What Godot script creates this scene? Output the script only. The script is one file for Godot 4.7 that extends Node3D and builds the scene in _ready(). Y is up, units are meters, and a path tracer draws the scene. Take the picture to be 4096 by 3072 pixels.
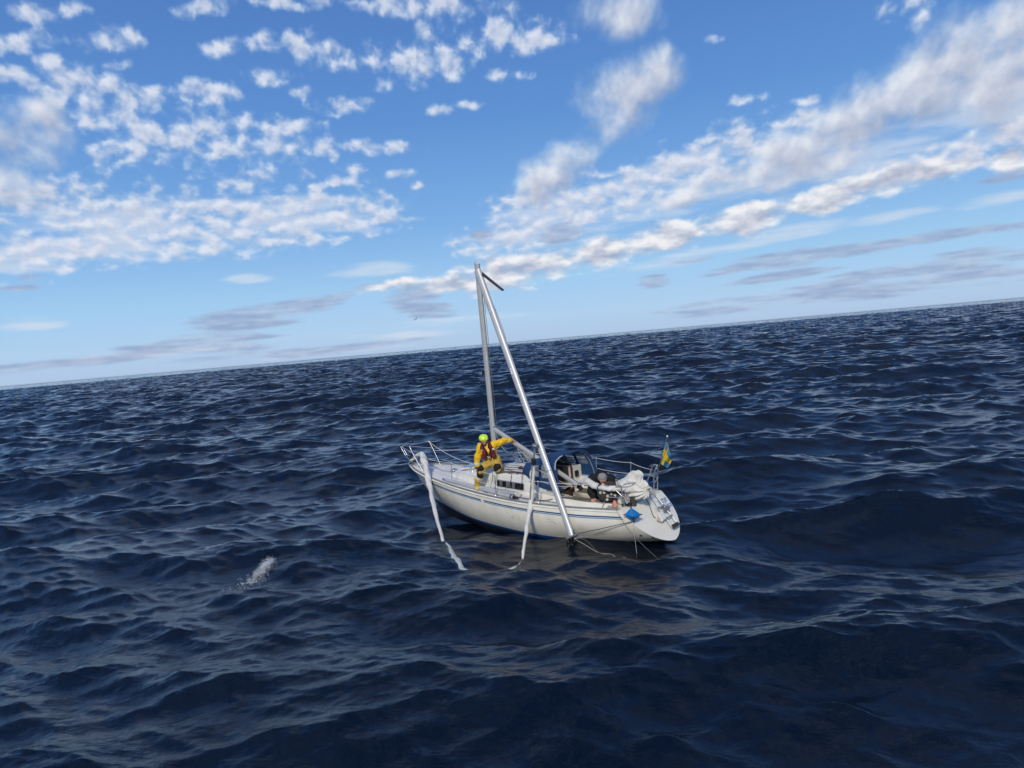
extends Node3D
# A dismasted sloop on an open sea, seen from the deck of another vessel.

const CAMERA_HEIGHT := 4.54
const HULL_AT := Vector3(0.024, 0.0, -18.896)
const HULL_YAW := 2.367
const HULL_TRIM := 0.029
const HULL_HEEL := -0.072

# Clouds: kind (0 puffs, 1 bright bank, 2 soft near cloud, 3 shaded streak, 4 thin wisp), azimuth, elevation, two radii and tilt, all in degrees.
const CLOUDS := [
	[0, -29.6, 22.9, 1.9, 0.56, 12],
	[0, -31.1, 21.1, 2.3, 0.66, 15],
	[0, -25.9, 21.8, 1.8, 0.80, 10],
	[0, -29.8, 20.2, 0.9, 0.48, 6],
	[0, -32.1, 19.2, 1.0, 0.53, 6],
	[0, -26.2, 20.2, 1.1, 0.33, 9],
	[0, -28.5, 18.7, 3.0, 1.25, 4],
	[0, -24.7, 18.3, 1.8, 0.81, 3],
	[0, -26.9, 17.1, 3.3, 1.21, 3],
	[0, -24.1, 15.8, 3.2, 1.56, 1],
	[0, -26.9, 14.9, 1.3, 1.01, 12],
	[0, -20.0, 16.7, 2.7, 1.08, 6],
	[0, -21.5, 15.3, 3.5, 1.16, 0],
	[0, -16.5, 15.5, 2.7, 1.32, -1],
	[0, -15.7, 16.8, 1.6, 0.62, -0],
	[0, -14.0, 16.8, 1.4, 0.56, 4],
	[0, -20.3, 19.0, 2.2, 0.83, -3],
	[0, -16.0, 20.0, 1.7, 0.53, 1],
	[0, -13.8, 19.0, 0.6, 0.48, -0],
	[0, -12.4, 15.2, 1.0, 0.85, -22],
	[0, -9.5, 15.2, 3.3, 0.51, -3],
	[0, -11.1, 18.0, 2.0, 0.55, 3],
	[0, -18.9, 21.8, 1.8, 0.61, 12],
	[0, -15.9, 22.2, 1.3, 0.62, 6],
	[0, -13.4, 22.0, 1.4, 0.93, 0],
	[0, -11.2, 21.3, 1.9, 0.97, -10],
	[0, -8.4, 21.6, 1.0, 0.59, -2],
	[0, -7.1, 21.0, 1.9, 0.84, 2],
	[0, -4.7, 21.3, 2.0, 0.90, -3],
	[0, -5.5, 20.2, 2.5, 0.97, 1],
	[0, -2.5, 20.3, 1.6, 0.85, 5],
	[0, -7.3, 19.6, 0.9, 0.54, 16],
	[0, -2.6, 24.2, 3.8, 0.92, -4],
	[0, 1.8, 22.3, 2.2, 1.26, 13],
	[0, 3.8, 21.6, 2.9, 0.90, 3],
	[0, -0.1, 21.6, 1.4, 0.75, -5],
	[0, -3.8, 22.6, 1.3, 0.94, 15],
	[0, -19.6, 24.1, 1.8, 0.53, 12],
	[0, -14.1, 24.5, 3.3, 0.39, 1],
	[0, -5.7, 24.4, 3.8, 0.68, -3],
	[0, 1.7, 19.5, 1.4, 0.43, -5],
	[0, -3.8, 17.5, 1.0, 0.38, -4],
	[0, -1.3, 17.7, 1.0, 0.31, -4],
	[0, -23.2, 19.0, 1.1, 0.40, 3],
	[0, -29.7, 17.9, 1.6, 0.54, 15],
	[0, -30.1, 11.6, 3.3, 1.45, 12],
	[0, -25.5, 10.7, 6.9, 1.92, 2],
	[0, -17.6, 10.6, 6.6, 1.63, 3],
	[0, -11.7, 10.6, 4.4, 1.27, 3],
	[0, -31.2, 8.6, 6.0, 1.48, 4],
	[0, -22.2, 9.1, 8.2, 1.28, 2],
	[0, -15.2, 9.1, 6.0, 0.80, 3],
	[0, -18.7, 12.8, 2.2, 0.75, 11],
	[0, -16.2, 11.5, 1.9, 0.65, -2],
	[0, -14.1, 13.4, 0.9, 0.45, -2],
	[0, -11.1, 12.9, 1.5, 0.46, -3],
	[0, -10.6, 13.7, 0.9, 0.46, -2],
	[0, -7.1, 13.2, 1.0, 0.36, -3],
	[0, -5.8, 12.3, 0.7, 0.27, -4],
	[0, -9.4, 11.2, 1.8, 0.60, -3],
	[0, -9.0, 10.0, 1.9, 0.41, -4],
	[0, -12.9, 11.7, 1.7, 0.53, -2],
	[0, -6.9, 9.9, 1.0, 0.27, 1],
	[0, -13.5, 12.5, 0.8, 0.39, -2],
	[0, -1.0, 7.7, 2.8, 0.97, 3],
	[0, 1.9, 8.2, 3.9, 1.32, 6],
	[0, 4.4, 8.8, 4.1, 1.56, 8],
	[0, 2.1, 10.7, 2.8, 1.02, 14],
	[0, 7.4, 10.2, 4.7, 1.71, 11],
	[0, 11.6, 10.7, 4.5, 1.69, 10],
	[0, 15.0, 11.8, 4.6, 1.66, 12],
	[0, 17.7, 12.5, 3.6, 1.47, 13],
	[0, 20.0, 13.1, 2.9, 0.83, 13],
	[0, 22.4, 13.7, 1.7, 0.49, -1],
	[0, 18.9, 15.6, 1.3, 0.37, -2],
	[0, 17.0, 19.8, 0.6, 0.29, -11],
	[0, 22.9, 14.8, 0.9, 0.30, -1],
	[0, 29.4, 19.0, 1.4, 0.60, -5],
	[0, 30.2, 18.2, 0.9, 0.63, 18],
	[0, 28.6, 9.1, 4.6, 0.86, 5],
	[0, 32.1, 9.6, 3.6, 1.18, 4],
	[0, 34.9, 9.9, 2.0, 1.71, 4],
	[0, 14.9, 10.6, 4.1, 1.00, 10],
	[1, -0.2, 5.3, 3.9, 1.41, 5],
	[1, 3.8, 5.8, 3.9, 1.20, 7],
	[1, 8.8, 6.4, 4.1, 1.11, 8],
	[1, 13.0, 7.0, 4.3, 1.13, 7],
	[1, 18.0, 7.5, 4.6, 1.20, 7],
	[1, 22.8, 8.0, 4.3, 1.10, 6],
	[1, 26.9, 8.5, 3.7, 0.81, 7],
	[1, 31.3, 8.8, 3.2, 0.78, 6],
	[1, 34.6, 8.7, 1.8, 0.75, 6],
	[1, -5.9, 4.9, 2.7, 0.63, 1],
	[1, -8.7, 5.1, 2.5, 0.45, 8],
	[1, -3.1, 4.7, 1.8, 0.63, 0],
	[2, 10.2, 17.0, 3.3, 2.63, 6],
	[2, 13.0, 18.0, 1.8, 2.01, 36],
	[2, 10.2, 22.9, 2.8, 2.02, -9],
	[2, 4.9, 12.6, 2.9, 1.88, 35],
	[2, 18.2, 10.7, 3.9, 1.31, 12],
	[2, 21.5, 11.6, 2.9, 1.45, 17],
	[2, 25.7, 12.7, 3.9, 2.43, 21],
	[2, 29.7, 14.1, 4.1, 2.82, 23],
	[2, 33.2, 15.8, 3.7, 2.97, 25],
	[2, 35.0, 13.4, 2.9, 3.05, -4],
	[2, 35.2, 17.0, 2.3, 2.45, 6],
	[2, -32.0, 15.2, 2.8, 2.68, 3],
	[2, -32.8, 12.9, 2.5, 1.71, 2],
	[2, -30.8, 16.9, 2.0, 1.11, 4],
	[2, 14.9, 9.7, 2.5, 0.74, 18],
	[2, 22.9, 10.1, 3.4, 0.96, 12],
	[3, -18.4, 3.4, 4.6, 0.88, 3],
	[3, -15.7, 4.0, 3.4, 0.68, 8],
	[3, -12.4, 4.6, 3.1, 0.48, 13],
	[3, -22.6, 2.0, 4.7, 0.66, -0],
	[3, -21.1, 1.5, 3.5, 0.40, -1],
	[3, -24.4, 1.7, 2.1, 0.26, -1],
	[3, -6.3, 3.3, 2.5, 0.78, -11],
	[3, -6.7, 4.1, 2.1, 0.70, -5],
	[3, 11.4, 3.7, 1.3, 0.49, -1],
	[3, 17.1, 3.8, 1.9, 0.20, 4],
	[3, 21.0, 4.2, 5.4, 0.60, 2],
	[3, 25.6, 4.5, 4.7, 0.54, -0],
	[3, 29.8, 4.6, 3.9, 0.43, -2],
	[3, 33.7, 4.5, 2.9, 0.41, -2],
	[3, 20.9, 3.1, 4.5, 0.33, 3],
	[3, 26.9, 2.5, 4.9, 0.45, 3],
	[3, 32.3, 2.7, 3.9, 0.66, 2],
	[3, 19.2, 1.4, 6.7, 0.47, 3],
	[3, 25.4, 1.5, 7.1, 0.58, 1],
	[3, 31.8, 1.7, 4.9, 0.73, 0],
	[3, 13.6, 1.5, 3.0, 0.24, 4],
	[3, 23.3, 2.2, 2.9, 0.26, 2],
	[3, 14.5, 5.0, 2.0, 0.27, 4],
	[3, -33.3, 6.2, 1.5, 0.24, 2],
	[3, -26.5, 1.3, 9.2, 0.32, 1],
	[3, -8.8, 0.9, 4.2, 0.25, 1],
	[3, -31.5, 1.1, 5.5, 0.31, 1],
	[3, -16.7, 0.6, 6.8, 0.27, -1],
	[3, -32.4, 6.9, 0.8, 0.36, -2],
	[3, 5.1, 8.0, 2.1, 0.69, 9],
	[3, -1.2, 8.1, 0.9, 0.62, -5],
	[3, 34.6, 7.8, 1.4, 0.41, 7],
	[4, -25.6, 10.1, 10.4, 1.86, 3],
	[4, -15.7, 10.2, 7.7, 1.48, 2],
	[4, -30.7, 8.6, 6.4, 1.34, 3],
	[4, 6.2, 9.3, 7.7, 1.89, 9],
	[4, 13.3, 10.5, 7.2, 2.02, 10],
	[4, 21.4, 10.6, 6.5, 1.94, 9],
	[4, 28.7, 10.3, 5.7, 2.14, 9],
	[4, 32.8, 12.6, 3.8, 3.19, 9],
	[4, -32.5, 3.9, 2.3, 0.48, 1],
	[4, -18.9, 6.3, 1.8, 0.36, 1],
	[4, 21.1, 6.2, 3.6, 0.46, 3],
	[4, 28.5, 6.3, 3.2, 0.37, 3],
	[4, 33.8, 6.4, 2.8, 0.47, 4],
	[4, 13.9, 5.1, 5.5, 0.55, 4],
	[4, -10.0, 6.3, 3.1, 0.62, 1],
	[4, -25.6, 1.4, 6.7, 0.26, 1],
	[4, 19.5, 5.6, 3.7, 0.33, 3],
	[4, -7.7, 1.2, 5.0, 0.35, -1],
	[4, -14.0, 0.5, 5.5, 0.28, 0],
	[4, -3.3, 2.1, 4.3, 0.36, 1],
	[4, 11.8, 4.8, 3.7, 0.31, 2],
]


var rng := RandomNumberGenerator.new()
var mats := {}

func _ready() -> void:
	rng.seed = 7
	setup_camera_sky_sun()
	afloat = Transform3D(Basis(Vector3.UP, HULL_YAW) * Basis(Vector3(0, 0, 1), HULL_TRIM) * Basis(Vector3(1, 0, 0), HULL_HEEL), HULL_AT)
	make_materials()
	build_sea()
	build_boat()
	build_broken_mast()
	build_headsail()
	build_mainsail()
	build_small_things()
	build_ropes()
	build_rescuer()
	build_sailor()
	build_foam()
	build_gull()

# ---------------------------------------------------------------- camera, sky, sun
func setup_camera_sky_sun() -> void:
	var cam := Camera3D.new()
	cam.name = "camera"
	add_child(cam)
	cam.fov = 55.0
	cam.near = 0.1
	cam.far = 40000.0
	cam.position = Vector3(0, CAMERA_HEIGHT, 0)
	cam.rotation_order = EULER_ORDER_YXZ
	cam.rotation_degrees = Vector3(-3.22, 0.0, -4.987)
	cam.current = true
	var env := Environment.new()
	env.tonemap_mode = Environment.TONE_MAPPER_LINEAR
	env.tonemap_exposure = 1.0
	env.background_mode = Environment.BG_SKY
	env.sdfgi_enabled = true
	env.ssao_enabled = true
	env.ssil_enabled = true
	var sky := Sky.new()
	var pano := PanoramaSkyMaterial.new()
	pano.panorama = sky_picture()
	sky.sky_material = pano
	env.sky = sky
	var we := WorldEnvironment.new()
	we.name = "world"
	we.environment = env
	add_child(we)
	var sun := DirectionalLight3D.new()
	sun.name = "sun"
	add_child(sun)
	sun.light_energy = 0.84
	sun.light_color = Color(1.0, 0.965, 0.90)
	sun.light_angular_distance = 9.0
	sun.shadow_enabled = true
	sun.look_at_from_position(Vector3.ZERO, -sun_towards(), Vector3.UP)
	print("sky ", Time.get_ticks_msec())

func sun_towards() -> Vector3:
	var az := deg_to_rad(193.0)
	var el := deg_to_rad(33.0)
	return Vector3(sin(az) * cos(el), sin(el), -cos(az) * cos(el))

var sky_noise := []
var all_clouds := []

func sky_picture() -> ImageTexture:
	for spec in [[11, 0.52, 6], [12, 0.28, 6], [13, 0.16, 5], [14, 0.22, 5], [15, 0.22, 4]]:
		var n := FastNoiseLite.new()
		n.noise_type = FastNoiseLite.TYPE_SIMPLEX_SMOOTH
		n.seed = spec[0]
		n.frequency = spec[1]
		n.fractal_type = FastNoiseLite.FRACTAL_FBM
		n.fractal_octaves = spec[2]
		n.fractal_gain = 0.53
		n.fractal_lacunarity = 2.1
		n.domain_warp_enabled = true
		n.domain_warp_amplitude = 0.9
		n.domain_warp_frequency = spec[1] * 0.9
		sky_noise.append(n)
	all_clouds = CLOUDS.duplicate()
	# the same weather goes on all round, outside the frame
	for i in 300:
		var az := rng.randf_range(-180.0, 180.0)
		var el := 2.0 + 70.0 * pow(rng.randf(), 1.5)
		if absf(az) < 40.0 and el < 29.0 or el > 30.0 and i % 3 > 0:
			continue
		var k: int = [0, 0, 0, 1, 2, 3, 4][rng.randi() % 7]
		if k == 3 and el > 9.0:
			k = 2
		var r := rng.randf_range(1.6, 4.5) * (1.0 + el / 60.0)
		all_clouds.append([k, az, el, r, r * rng.randf_range(0.25, 0.55) * (0.4 if k >= 3 else 1.0), rng.randf_range(-8.0, 20.0)])
	var full := Image.create(1024, 512, false, Image.FORMAT_RGB8)
	full.fill(Color(0.05, 0.09, 0.16))
	# the picture begins at azimuth 0 (-z) and closes at azimuth 360; it is computed from -180 to 180
	var coarse := sky_patch(-180.0, 90.0, 1024, 256, 360.0 / 1024.0)
	full.blit_rect(coarse, Rect2i(512, 0, 512, 256), Vector2i(0, 0))
	full.blit_rect(coarse, Rect2i(0, 0, 512, 256), Vector2i(512, 0))
	full.resize(4096, 2048, Image.INTERPOLATE_CUBIC)
	var step := 360.0 / 4096.0
	var columns := 1024
	var rows := 400
	var fine := sky_patch(-columns * 0.5 * step, rows * step, columns, rows, step)
	full.blit_rect(fine, Rect2i(columns / 2, 0, columns / 2, rows), Vector2i(0, 1024 - rows))
	full.blit_rect(fine, Rect2i(0, 0, columns / 2, rows), Vector2i(4096 - columns / 2, 1024 - rows))
	return ImageTexture.create_from_image(full)

func sky_patch(az0: float, el0: float, w: int, h: int, step: float) -> Image:
	var masks := []
	for k in 5:
		var m := PackedFloat32Array()
		m.resize(w * h)
		m.fill(-9.0)
		masks.append(m)
	for c in all_clouds:
		var k: int = c[0]
		var m: PackedFloat32Array = masks[k]
		var ce := maxf(0.15, cos(deg_to_rad(c[2])))
		var reach: float = 1.5 * maxf(c[3], c[4])
		var cr := cos(deg_to_rad(c[5]))
		var sr := sin(deg_to_rad(c[5]))
		for wrap in [-360.0, 0.0, 360.0]:
			var caz: float = c[1] + wrap
			var x0 := maxi(0, int((caz - reach / ce - az0) / step))
			var x1 := mini(w - 1, int((caz + reach / ce - az0) / step))
			var y0 := maxi(0, int((el0 - c[2] - reach) / step))
			var y1 := mini(h - 1, int((el0 - c[2] + reach) / step))
			for y in range(y0, y1 + 1):
				var dy: float = el0 - (y + 0.5) * step - c[2]
				for x in range(x0, x1 + 1):
					var dx := (az0 + (x + 0.5) * step - caz) * ce
					var a: float = (dx * cr + dy * sr) / c[3]
					var b: float = (-dx * sr + dy * cr) / c[4]
					var v := 1.0 - a * a - b * b
					# neighbouring clouds melt into one another
					var o := m[y * w + x]
					var melt := 0.2 if k == 2 else 0.6
					var near := maxf(melt - absf(v - o), 0.0)
					m[y * w + x] = maxf(v, o) + near * near * 0.25 / melt
		masks[k] = m
	var mA: PackedFloat32Array = masks[0]
	var mB: PackedFloat32Array = masks[1]
	var mC: PackedFloat32Array = masks[2]
	var mD: PackedFloat32Array = masks[3]
	var mE: PackedFloat32Array = masks[4]
	var nA: FastNoiseLite = sky_noise[0]
	var nB: FastNoiseLite = sky_noise[1]
	var nC: FastNoiseLite = sky_noise[2]
	var nD: FastNoiseLite = sky_noise[3]
	var nE: FastNoiseLite = sky_noise[4]
	var grad := Gradient.new()
	grad.offsets = PackedFloat32Array([0.0, 0.03, 0.08, 0.16, 0.28, 0.45, 1.0])
	grad.colors = PackedColorArray([Color8(176, 199, 228), Color8(176, 208, 238), Color8(160, 203, 240), Color8(126, 175, 229), Color8(97, 147, 212), Color8(78, 122, 190), Color8(58, 95, 160)])
	var out := PackedByteArray()
	out.resize(w * h * 3)
	var above := maxi(1, int(0.8 / step))
	var dither := RandomNumberGenerator.new()
	dither.seed = 3
	for y in h:
		var el := el0 - (y + 0.5) * step
		var base := grad.sample(clampf(el / 60.0, 0.0, 1.0))
		var v := 20.0 * log(1.0 + maxf(el, 0.0) / 7.0)
		var dv := 20.0 * log(1.0 + maxf(el + 0.45, 0.0) / 7.0) - v
		var ce := maxf(0.2, cos(deg_to_rad(el)))
		for x in w:
			var az := az0 + (x + 0.5) * step
			# unwrapped on a cylinder so that the picture closes behind
			var u := az * ce
			var i := y * w + x
			var r := base.r
			var g := base.g
			var b := base.b
			if mE[i] > -0.9:
				var d := mE[i] * 0.8 + nE.get_noise_2d(u * 0.45, v * 2.2) * 1.2
				var a := smoothstep(-0.2, 1.0, d) * 0.6
				r = lerpf(r, 0.86, a)
				g = lerpf(g, 0.88, a)
				b = lerpf(b, 0.93, a)
			if mA[i] > -1.2:
				var n := nA.get_noise_2d(u, v * 1.4)
				var d := mA[i] * 0.62 + n * 1.45 - 0.02
				if d > -0.3:
					var n2 := nA.get_noise_2d(u - 0.15, (v + dv) * 1.4)
					var a := pow(smoothstep(-0.40, 1.05, d), 1.1) * 0.93
					var lit := clampf(0.62 + (n - n2) * 0.7 - 0.10 * maxf(d - 0.5, 0.0), 0.0, 1.0)
					r = lerpf(r, lerpf(0.70, 0.885, lit), a)
					g = lerpf(g, lerpf(0.74, 0.905, lit), a)
					b = lerpf(b, lerpf(0.84, 0.955, lit), a)
			if mB[i] > -1.0:
				var n := nB.get_noise_2d(u * 0.9, v * 1.5)
				var d := mB[i] * 0.7 + n * 1.15
				if d > -0.2:
					var n2 := nB.get_noise_2d((u - 0.2) * 0.9, (v + dv * 1.4) * 1.5)
					var a := smoothstep(-0.30, 0.72, d) * 0.97
					var up := mB[maxi(i - w * above / 2, 0)]
					var lit := clampf(0.60 + (mB[i] - up) * 0.35 * float(up > -5.0) + (n - n2) * 0.9 - 0.15 * maxf(d - 0.5, 0.0), 0.0, 1.0)
					r = lerpf(r, lerpf(0.62, 0.955, lit), a)
					g = lerpf(g, lerpf(0.66, 0.955, lit), a)
					b = lerpf(b, lerpf(0.76, 0.965, lit), a)
			if mD[i] > -0.9:
				var n := nD.get_noise_2d(u * 0.5, v * 2.6)
				var d := mD[i] * 0.8 + n * 1.2
				if d > -0.3:
					var a := smoothstep(-0.25, 0.75, d) * 0.78
					var lit := clampf(0.35 - n * 0.5 + nD.get_noise_2d(u * 1.7 + 40.0, v * 6.0) * 0.5, 0.0, 1.0)
					r = lerpf(r, lerpf(0.565, 0.80, lit), a)
					g = lerpf(g, lerpf(0.645, 0.835, lit), a)
					b = lerpf(b, lerpf(0.785, 0.905, lit), a)
			if mC[i] > -1.1:
				var n := nC.get_noise_2d(u, v)
				var d := mC[i] * 0.80 + n * 1.05 + nA.get_noise_2d(u * 0.8 + 31.0, v * 0.8) * 0.38 - 0.06
				if d > -0.35:
					var n2 := nC.get_noise_2d(u - 0.5, v + dv * 2.0)
					var a := smoothstep(-0.45, 1.05, d) * 0.92
					var up := mC[maxi(i - w * above - above / 2, 0)]
					var lit := clampf(0.46 + (mC[i] - up) * 0.36 * float(up > -5.0) + (n - n2) * 0.9 + nA.get_noise_2d(u * 0.5 + 9.0, v * 0.5) * 0.22, 0.0, 1.0)
					r = lerpf(r, lerpf(0.66, 0.91, lit), a)
					g = lerpf(g, lerpf(0.69, 0.92, lit), a)
					b = lerpf(b, lerpf(0.78, 0.95, lit), a)
			var q := dither.randf() - 0.5
			out[i * 3] = clampi(int(r * 255.0 + q + 0.5), 0, 255)
			out[i * 3 + 1] = clampi(int(g * 255.0 + q + 0.5), 0, 255)
			out[i * 3 + 2] = clampi(int(b * 255.0 + q + 0.5), 0, 255)
	return Image.create_from_data(w, h, false, Image.FORMAT_RGB8, out)

# ---------------------------------------------------------------- sea
var wave_kx := PackedFloat32Array()
var wave_kz := PackedFloat32Array()
var wave_a := PackedFloat32Array()
var wave_p := PackedFloat32Array()
var wave_l := PackedFloat32Array()
var wave_q := PackedFloat32Array()
const WAVES := 66
const CHOP := 0.85
const SEA_LEVEL := -0.06
# rings of water, each as fine as its distance needs: from, to, step at its start, step at its end, columns
const SEA_ZONES := [[2.5, 62.0, 0.027, 0.30, 800], [61.6, 255.0, 0.30, 0.75, 620], [253.0, 1200.0, 0.75, 1.7, 320], [1196.0, 14000.0, 2.0, 300.0, 240]]
const WAVE_SHIFT := Vector2(40.4, 9.6)
var ring_at := PackedFloat32Array()
var ring_step := PackedFloat32Array()
var column_at := PackedFloat32Array()
var sea_v := []
var sea_n := []

func make_waves() -> void:
	var r := RandomNumberGenerator.new()
	r.seed = 21
	for i in WAVES:
		var t := float(i) / (WAVES - 1)
		var l := 13.0 * pow(0.17 / 13.0, t) * r.randf_range(0.95, 1.05)
		var spread := lerpf(0.36, 0.58, t)
		var heading := deg_to_rad(196.0) + r.randfn(0.0, spread)
		# steepness of the waves of that length: short chop rides on a low swell
		var steep := 0.050 * (0.72 if l > 6.0 else 1.35 if l > 1.0 else 1.15 if l > 0.45 else 0.85)
		var k := TAU / l
		wave_l.append(l)
		wave_kx.append(k * sin(heading))
		wave_kz.append(-k * cos(heading))
		wave_a.append(steep / k)
		wave_q.append(CHOP / k)
		wave_p.append(r.randf() * TAU + wave_kx[i] * WAVE_SHIFT.x + wave_kz[i] * WAVE_SHIFT.y)

func waves_used(d: float, step: float) -> int:
	var finest := (2.2 if d < 62.0 else 2.9) * step
	for w in WAVES:
		if wave_l[w] < finest:
			return maxi(w, 9)
	return WAVES

# waves too short for the mesh out there pass their steepness on to the longer ones
func wave_gain(d: float, used: int) -> float:
	return minf(1.35 + 0.9 * smoothstep(200.0, 1300.0, d), sqrt(float(WAVES) / used))

func zone_step(zone: Array, d: float) -> float:
	return remap(d, zone[0], zone[1], zone[2], zone[3])

func sea_ring(i: int) -> void:
	var pos := PackedVector3Array()
	var nor := PackedVector3Array()
	pos.resize(column_at.size())
	nor.resize(column_at.size())
	var d := ring_at[i]
	var used := waves_used(d, ring_step[i])
	var gain := wave_gain(d, used)
	for j in column_at.size():
		var az := column_at[j]
		var x0 := d * sin(az)
		var z0 := -d * cos(az)
		var y := 0.0
		var x := x0
		var z := z0
		var sx := 0.0
		var sz := 0.0
		var st := 1.0
		for w in used:
			var kx := wave_kx[w]
			var kz := wave_kz[w]
			var a := wave_a[w] * gain
			var ph := kx * x0 + kz * z0 + wave_p[w]
			var c := a * cos(ph)
			var s := a * sin(ph)
			var q := wave_q[w]
			y += c
			x -= kx * q * s
			z -= kz * q * s
			sx += kx * s
			sz += kz * s
			st -= c * CHOP * CHOP / q
		pos[j] = Vector3(x, y + SEA_LEVEL, z)
		# crests stop short of breaking
		var slope := sqrt(sx * sx + sz * sz) / maxf(st, 0.3)
		var keep := (0.62 + (slope - 0.62) * 0.10) / slope if slope > 0.62 else 1.0
		nor[j] = Vector3(sx * keep, maxf(st, 0.3), sz * keep).normalized()
	sea_v[i] = pos
	sea_n[i] = nor

func sea_height(x: float, z: float) -> float:
	# height of the sea over a point; the sideways drift of the surface is undone in four steps
	var far := Vector2(x, z).length()
	var zone: Array = SEA_ZONES[0 if far < SEA_ZONES[0][1] else 1 if far < SEA_ZONES[1][1] else 2 if far < SEA_ZONES[2][1] else 3]
	var used := waves_used(far, zone_step(zone, far))
	var gain := wave_gain(far, used)
	var x0 := x
	var z0 := z
	var y := 0.0
	for it in 4:
		var dx := 0.0
		var dz := 0.0
		y = 0.0
		for w in used:
			var ph := wave_kx[w] * x0 + wave_kz[w] * z0 + wave_p[w]
			y += gain * wave_a[w] * cos(ph)
			var s := gain * wave_a[w] * sin(ph) * wave_q[w]
			dx -= wave_kx[w] * s
			dz -= wave_kz[w] * s
		x0 = x - dx
		z0 = z - dz
	return y + SEA_LEVEL

func add_sea_zone(am: ArrayMesh, zone: Array) -> void:
	ring_at.clear()
	ring_step.clear()
	column_at.clear()
	var columns: int = zone[4]
	var d: float = zone[0]
	while d < zone[1]:
		var s := zone_step(zone, d)
		ring_at.append(d)
		ring_step.append(s)
		d += s
	var half := deg_to_rad(41.0)
	for j in columns + 1:
		column_at.append(lerpf(-half, half, float(j) / columns))
	var az := half
	var da := half * 2.0 / columns
	var extra := PackedFloat32Array()
	while az < PI:
		da *= 1.14
		az = minf(az + da, PI)
		extra.append(az)
	column_at.append_array(extra)
	var left := PackedFloat32Array()
	for k in range(extra.size() - 1, -1, -1):
		left.append(-extra[k])
	left.append_array(column_at)
	column_at = left
	sea_v.resize(ring_at.size())
	sea_n.resize(ring_at.size())
	var task := WorkerThreadPool.add_group_task(sea_ring, ring_at.size())
	WorkerThreadPool.wait_for_group_task_completion(task)
	var nc := column_at.size()
	var pos := PackedVector3Array()
	var nor := PackedVector3Array()
	for i in ring_at.size():
		pos.append_array(sea_v[i])
		nor.append_array(sea_n[i])
	var uv := PackedVector2Array()
	uv.resize(pos.size())
	var ch := cos(deg_to_rad(14.0))
	var sh := sin(deg_to_rad(14.0))
	for i in pos.size():
		var p := pos[i]
		uv[i] = Vector2((p.x * ch + p.z * sh) / 3.6, (-p.x * sh + p.z * ch) / 1.3)
	var idx := PackedInt32Array()
	idx.resize((ring_at.size() - 1) * (nc - 1) * 6)
	var o := 0
	for i in ring_at.size() - 1:
		for j in nc - 1:
			var a := i * nc + j
			idx[o] = a
			idx[o + 1] = a + nc
			idx[o + 2] = a + 1
			idx[o + 3] = a + 1
			idx[o + 4] = a + nc
			idx[o + 5] = a + nc + 1
			o += 6
	print("sea vertices ", pos.size())
	var arr := []
	arr.resize(Mesh.ARRAY_MAX)
	arr[Mesh.ARRAY_VERTEX] = pos
	arr[Mesh.ARRAY_NORMAL] = nor
	arr[Mesh.ARRAY_TEX_UV] = uv
	arr[Mesh.ARRAY_INDEX] = idx
	am.add_surface_from_arrays(Mesh.PRIMITIVE_TRIANGLES, arr)

func build_sea() -> void:
	make_waves()
	var am := ArrayMesh.new()
	for z in SEA_ZONES:
		add_sea_zone(am, z)
	var m := StandardMaterial3D.new()
	m.resource_name = "sea_water"
	m.albedo_color = Color(0.0012, 0.0050, 0.0140, 0.80).linear_to_srgb()
	m.albedo_color.a = 0.80
	m.transparency = BaseMaterial3D.TRANSPARENCY_ALPHA
	m.roughness = 0.06
	m.metallic_specular = 0.46
	var n := FastNoiseLite.new()
	n.noise_type = FastNoiseLite.TYPE_SIMPLEX_SMOOTH
	n.seed = 5
	n.frequency = 0.012
	n.fractal_type = FastNoiseLite.FRACTAL_FBM
	n.fractal_octaves = 5
	n.fractal_gain = 0.62
	n.domain_warp_enabled = true
	n.domain_warp_amplitude = 12.0
	n.domain_warp_frequency = 0.01
	var t := NoiseTexture2D.new()
	t.width = 1024
	t.height = 1024
	t.seamless = true
	t.as_normal_map = true
	t.bump_strength = 4.2
	t.noise = n
	m.normal_enabled = true
	m.normal_texture = t
	m.normal_scale = 1.0
	var sea := MeshInstance3D.new()
	sea.name = "sea"
	sea.mesh = am
	# the ripples are too fine to show past the second ring
	var plain := m.duplicate()
	plain.normal_enabled = false
	for k in SEA_ZONES.size():
		am.surface_set_material(k, m if k < 2 else plain)
	sea.set_meta("kind", "structure")
	sea.set_meta("label", "choppy dark blue open sea reaching to the horizon")
	add_child(sea)
	var deep := MeshInstance3D.new()
	deep.name = "sea_depths"
	var pl := PlaneMesh.new()
	pl.size = Vector2(28000, 28000)
	deep.mesh = pl
	deep.position.y = -5.0
	var dm := StandardMaterial3D.new()
	dm.albedo_color = Color(0.0012, 0.0050, 0.0130).linear_to_srgb()
	dm.roughness = 1.0
	dm.metallic_specular = 0.0
	deep.material_override = dm
	deep.set_meta("kind", "structure")
	deep.set_meta("label", "dark blue deep water under the waves")
	add_child(deep)

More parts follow.
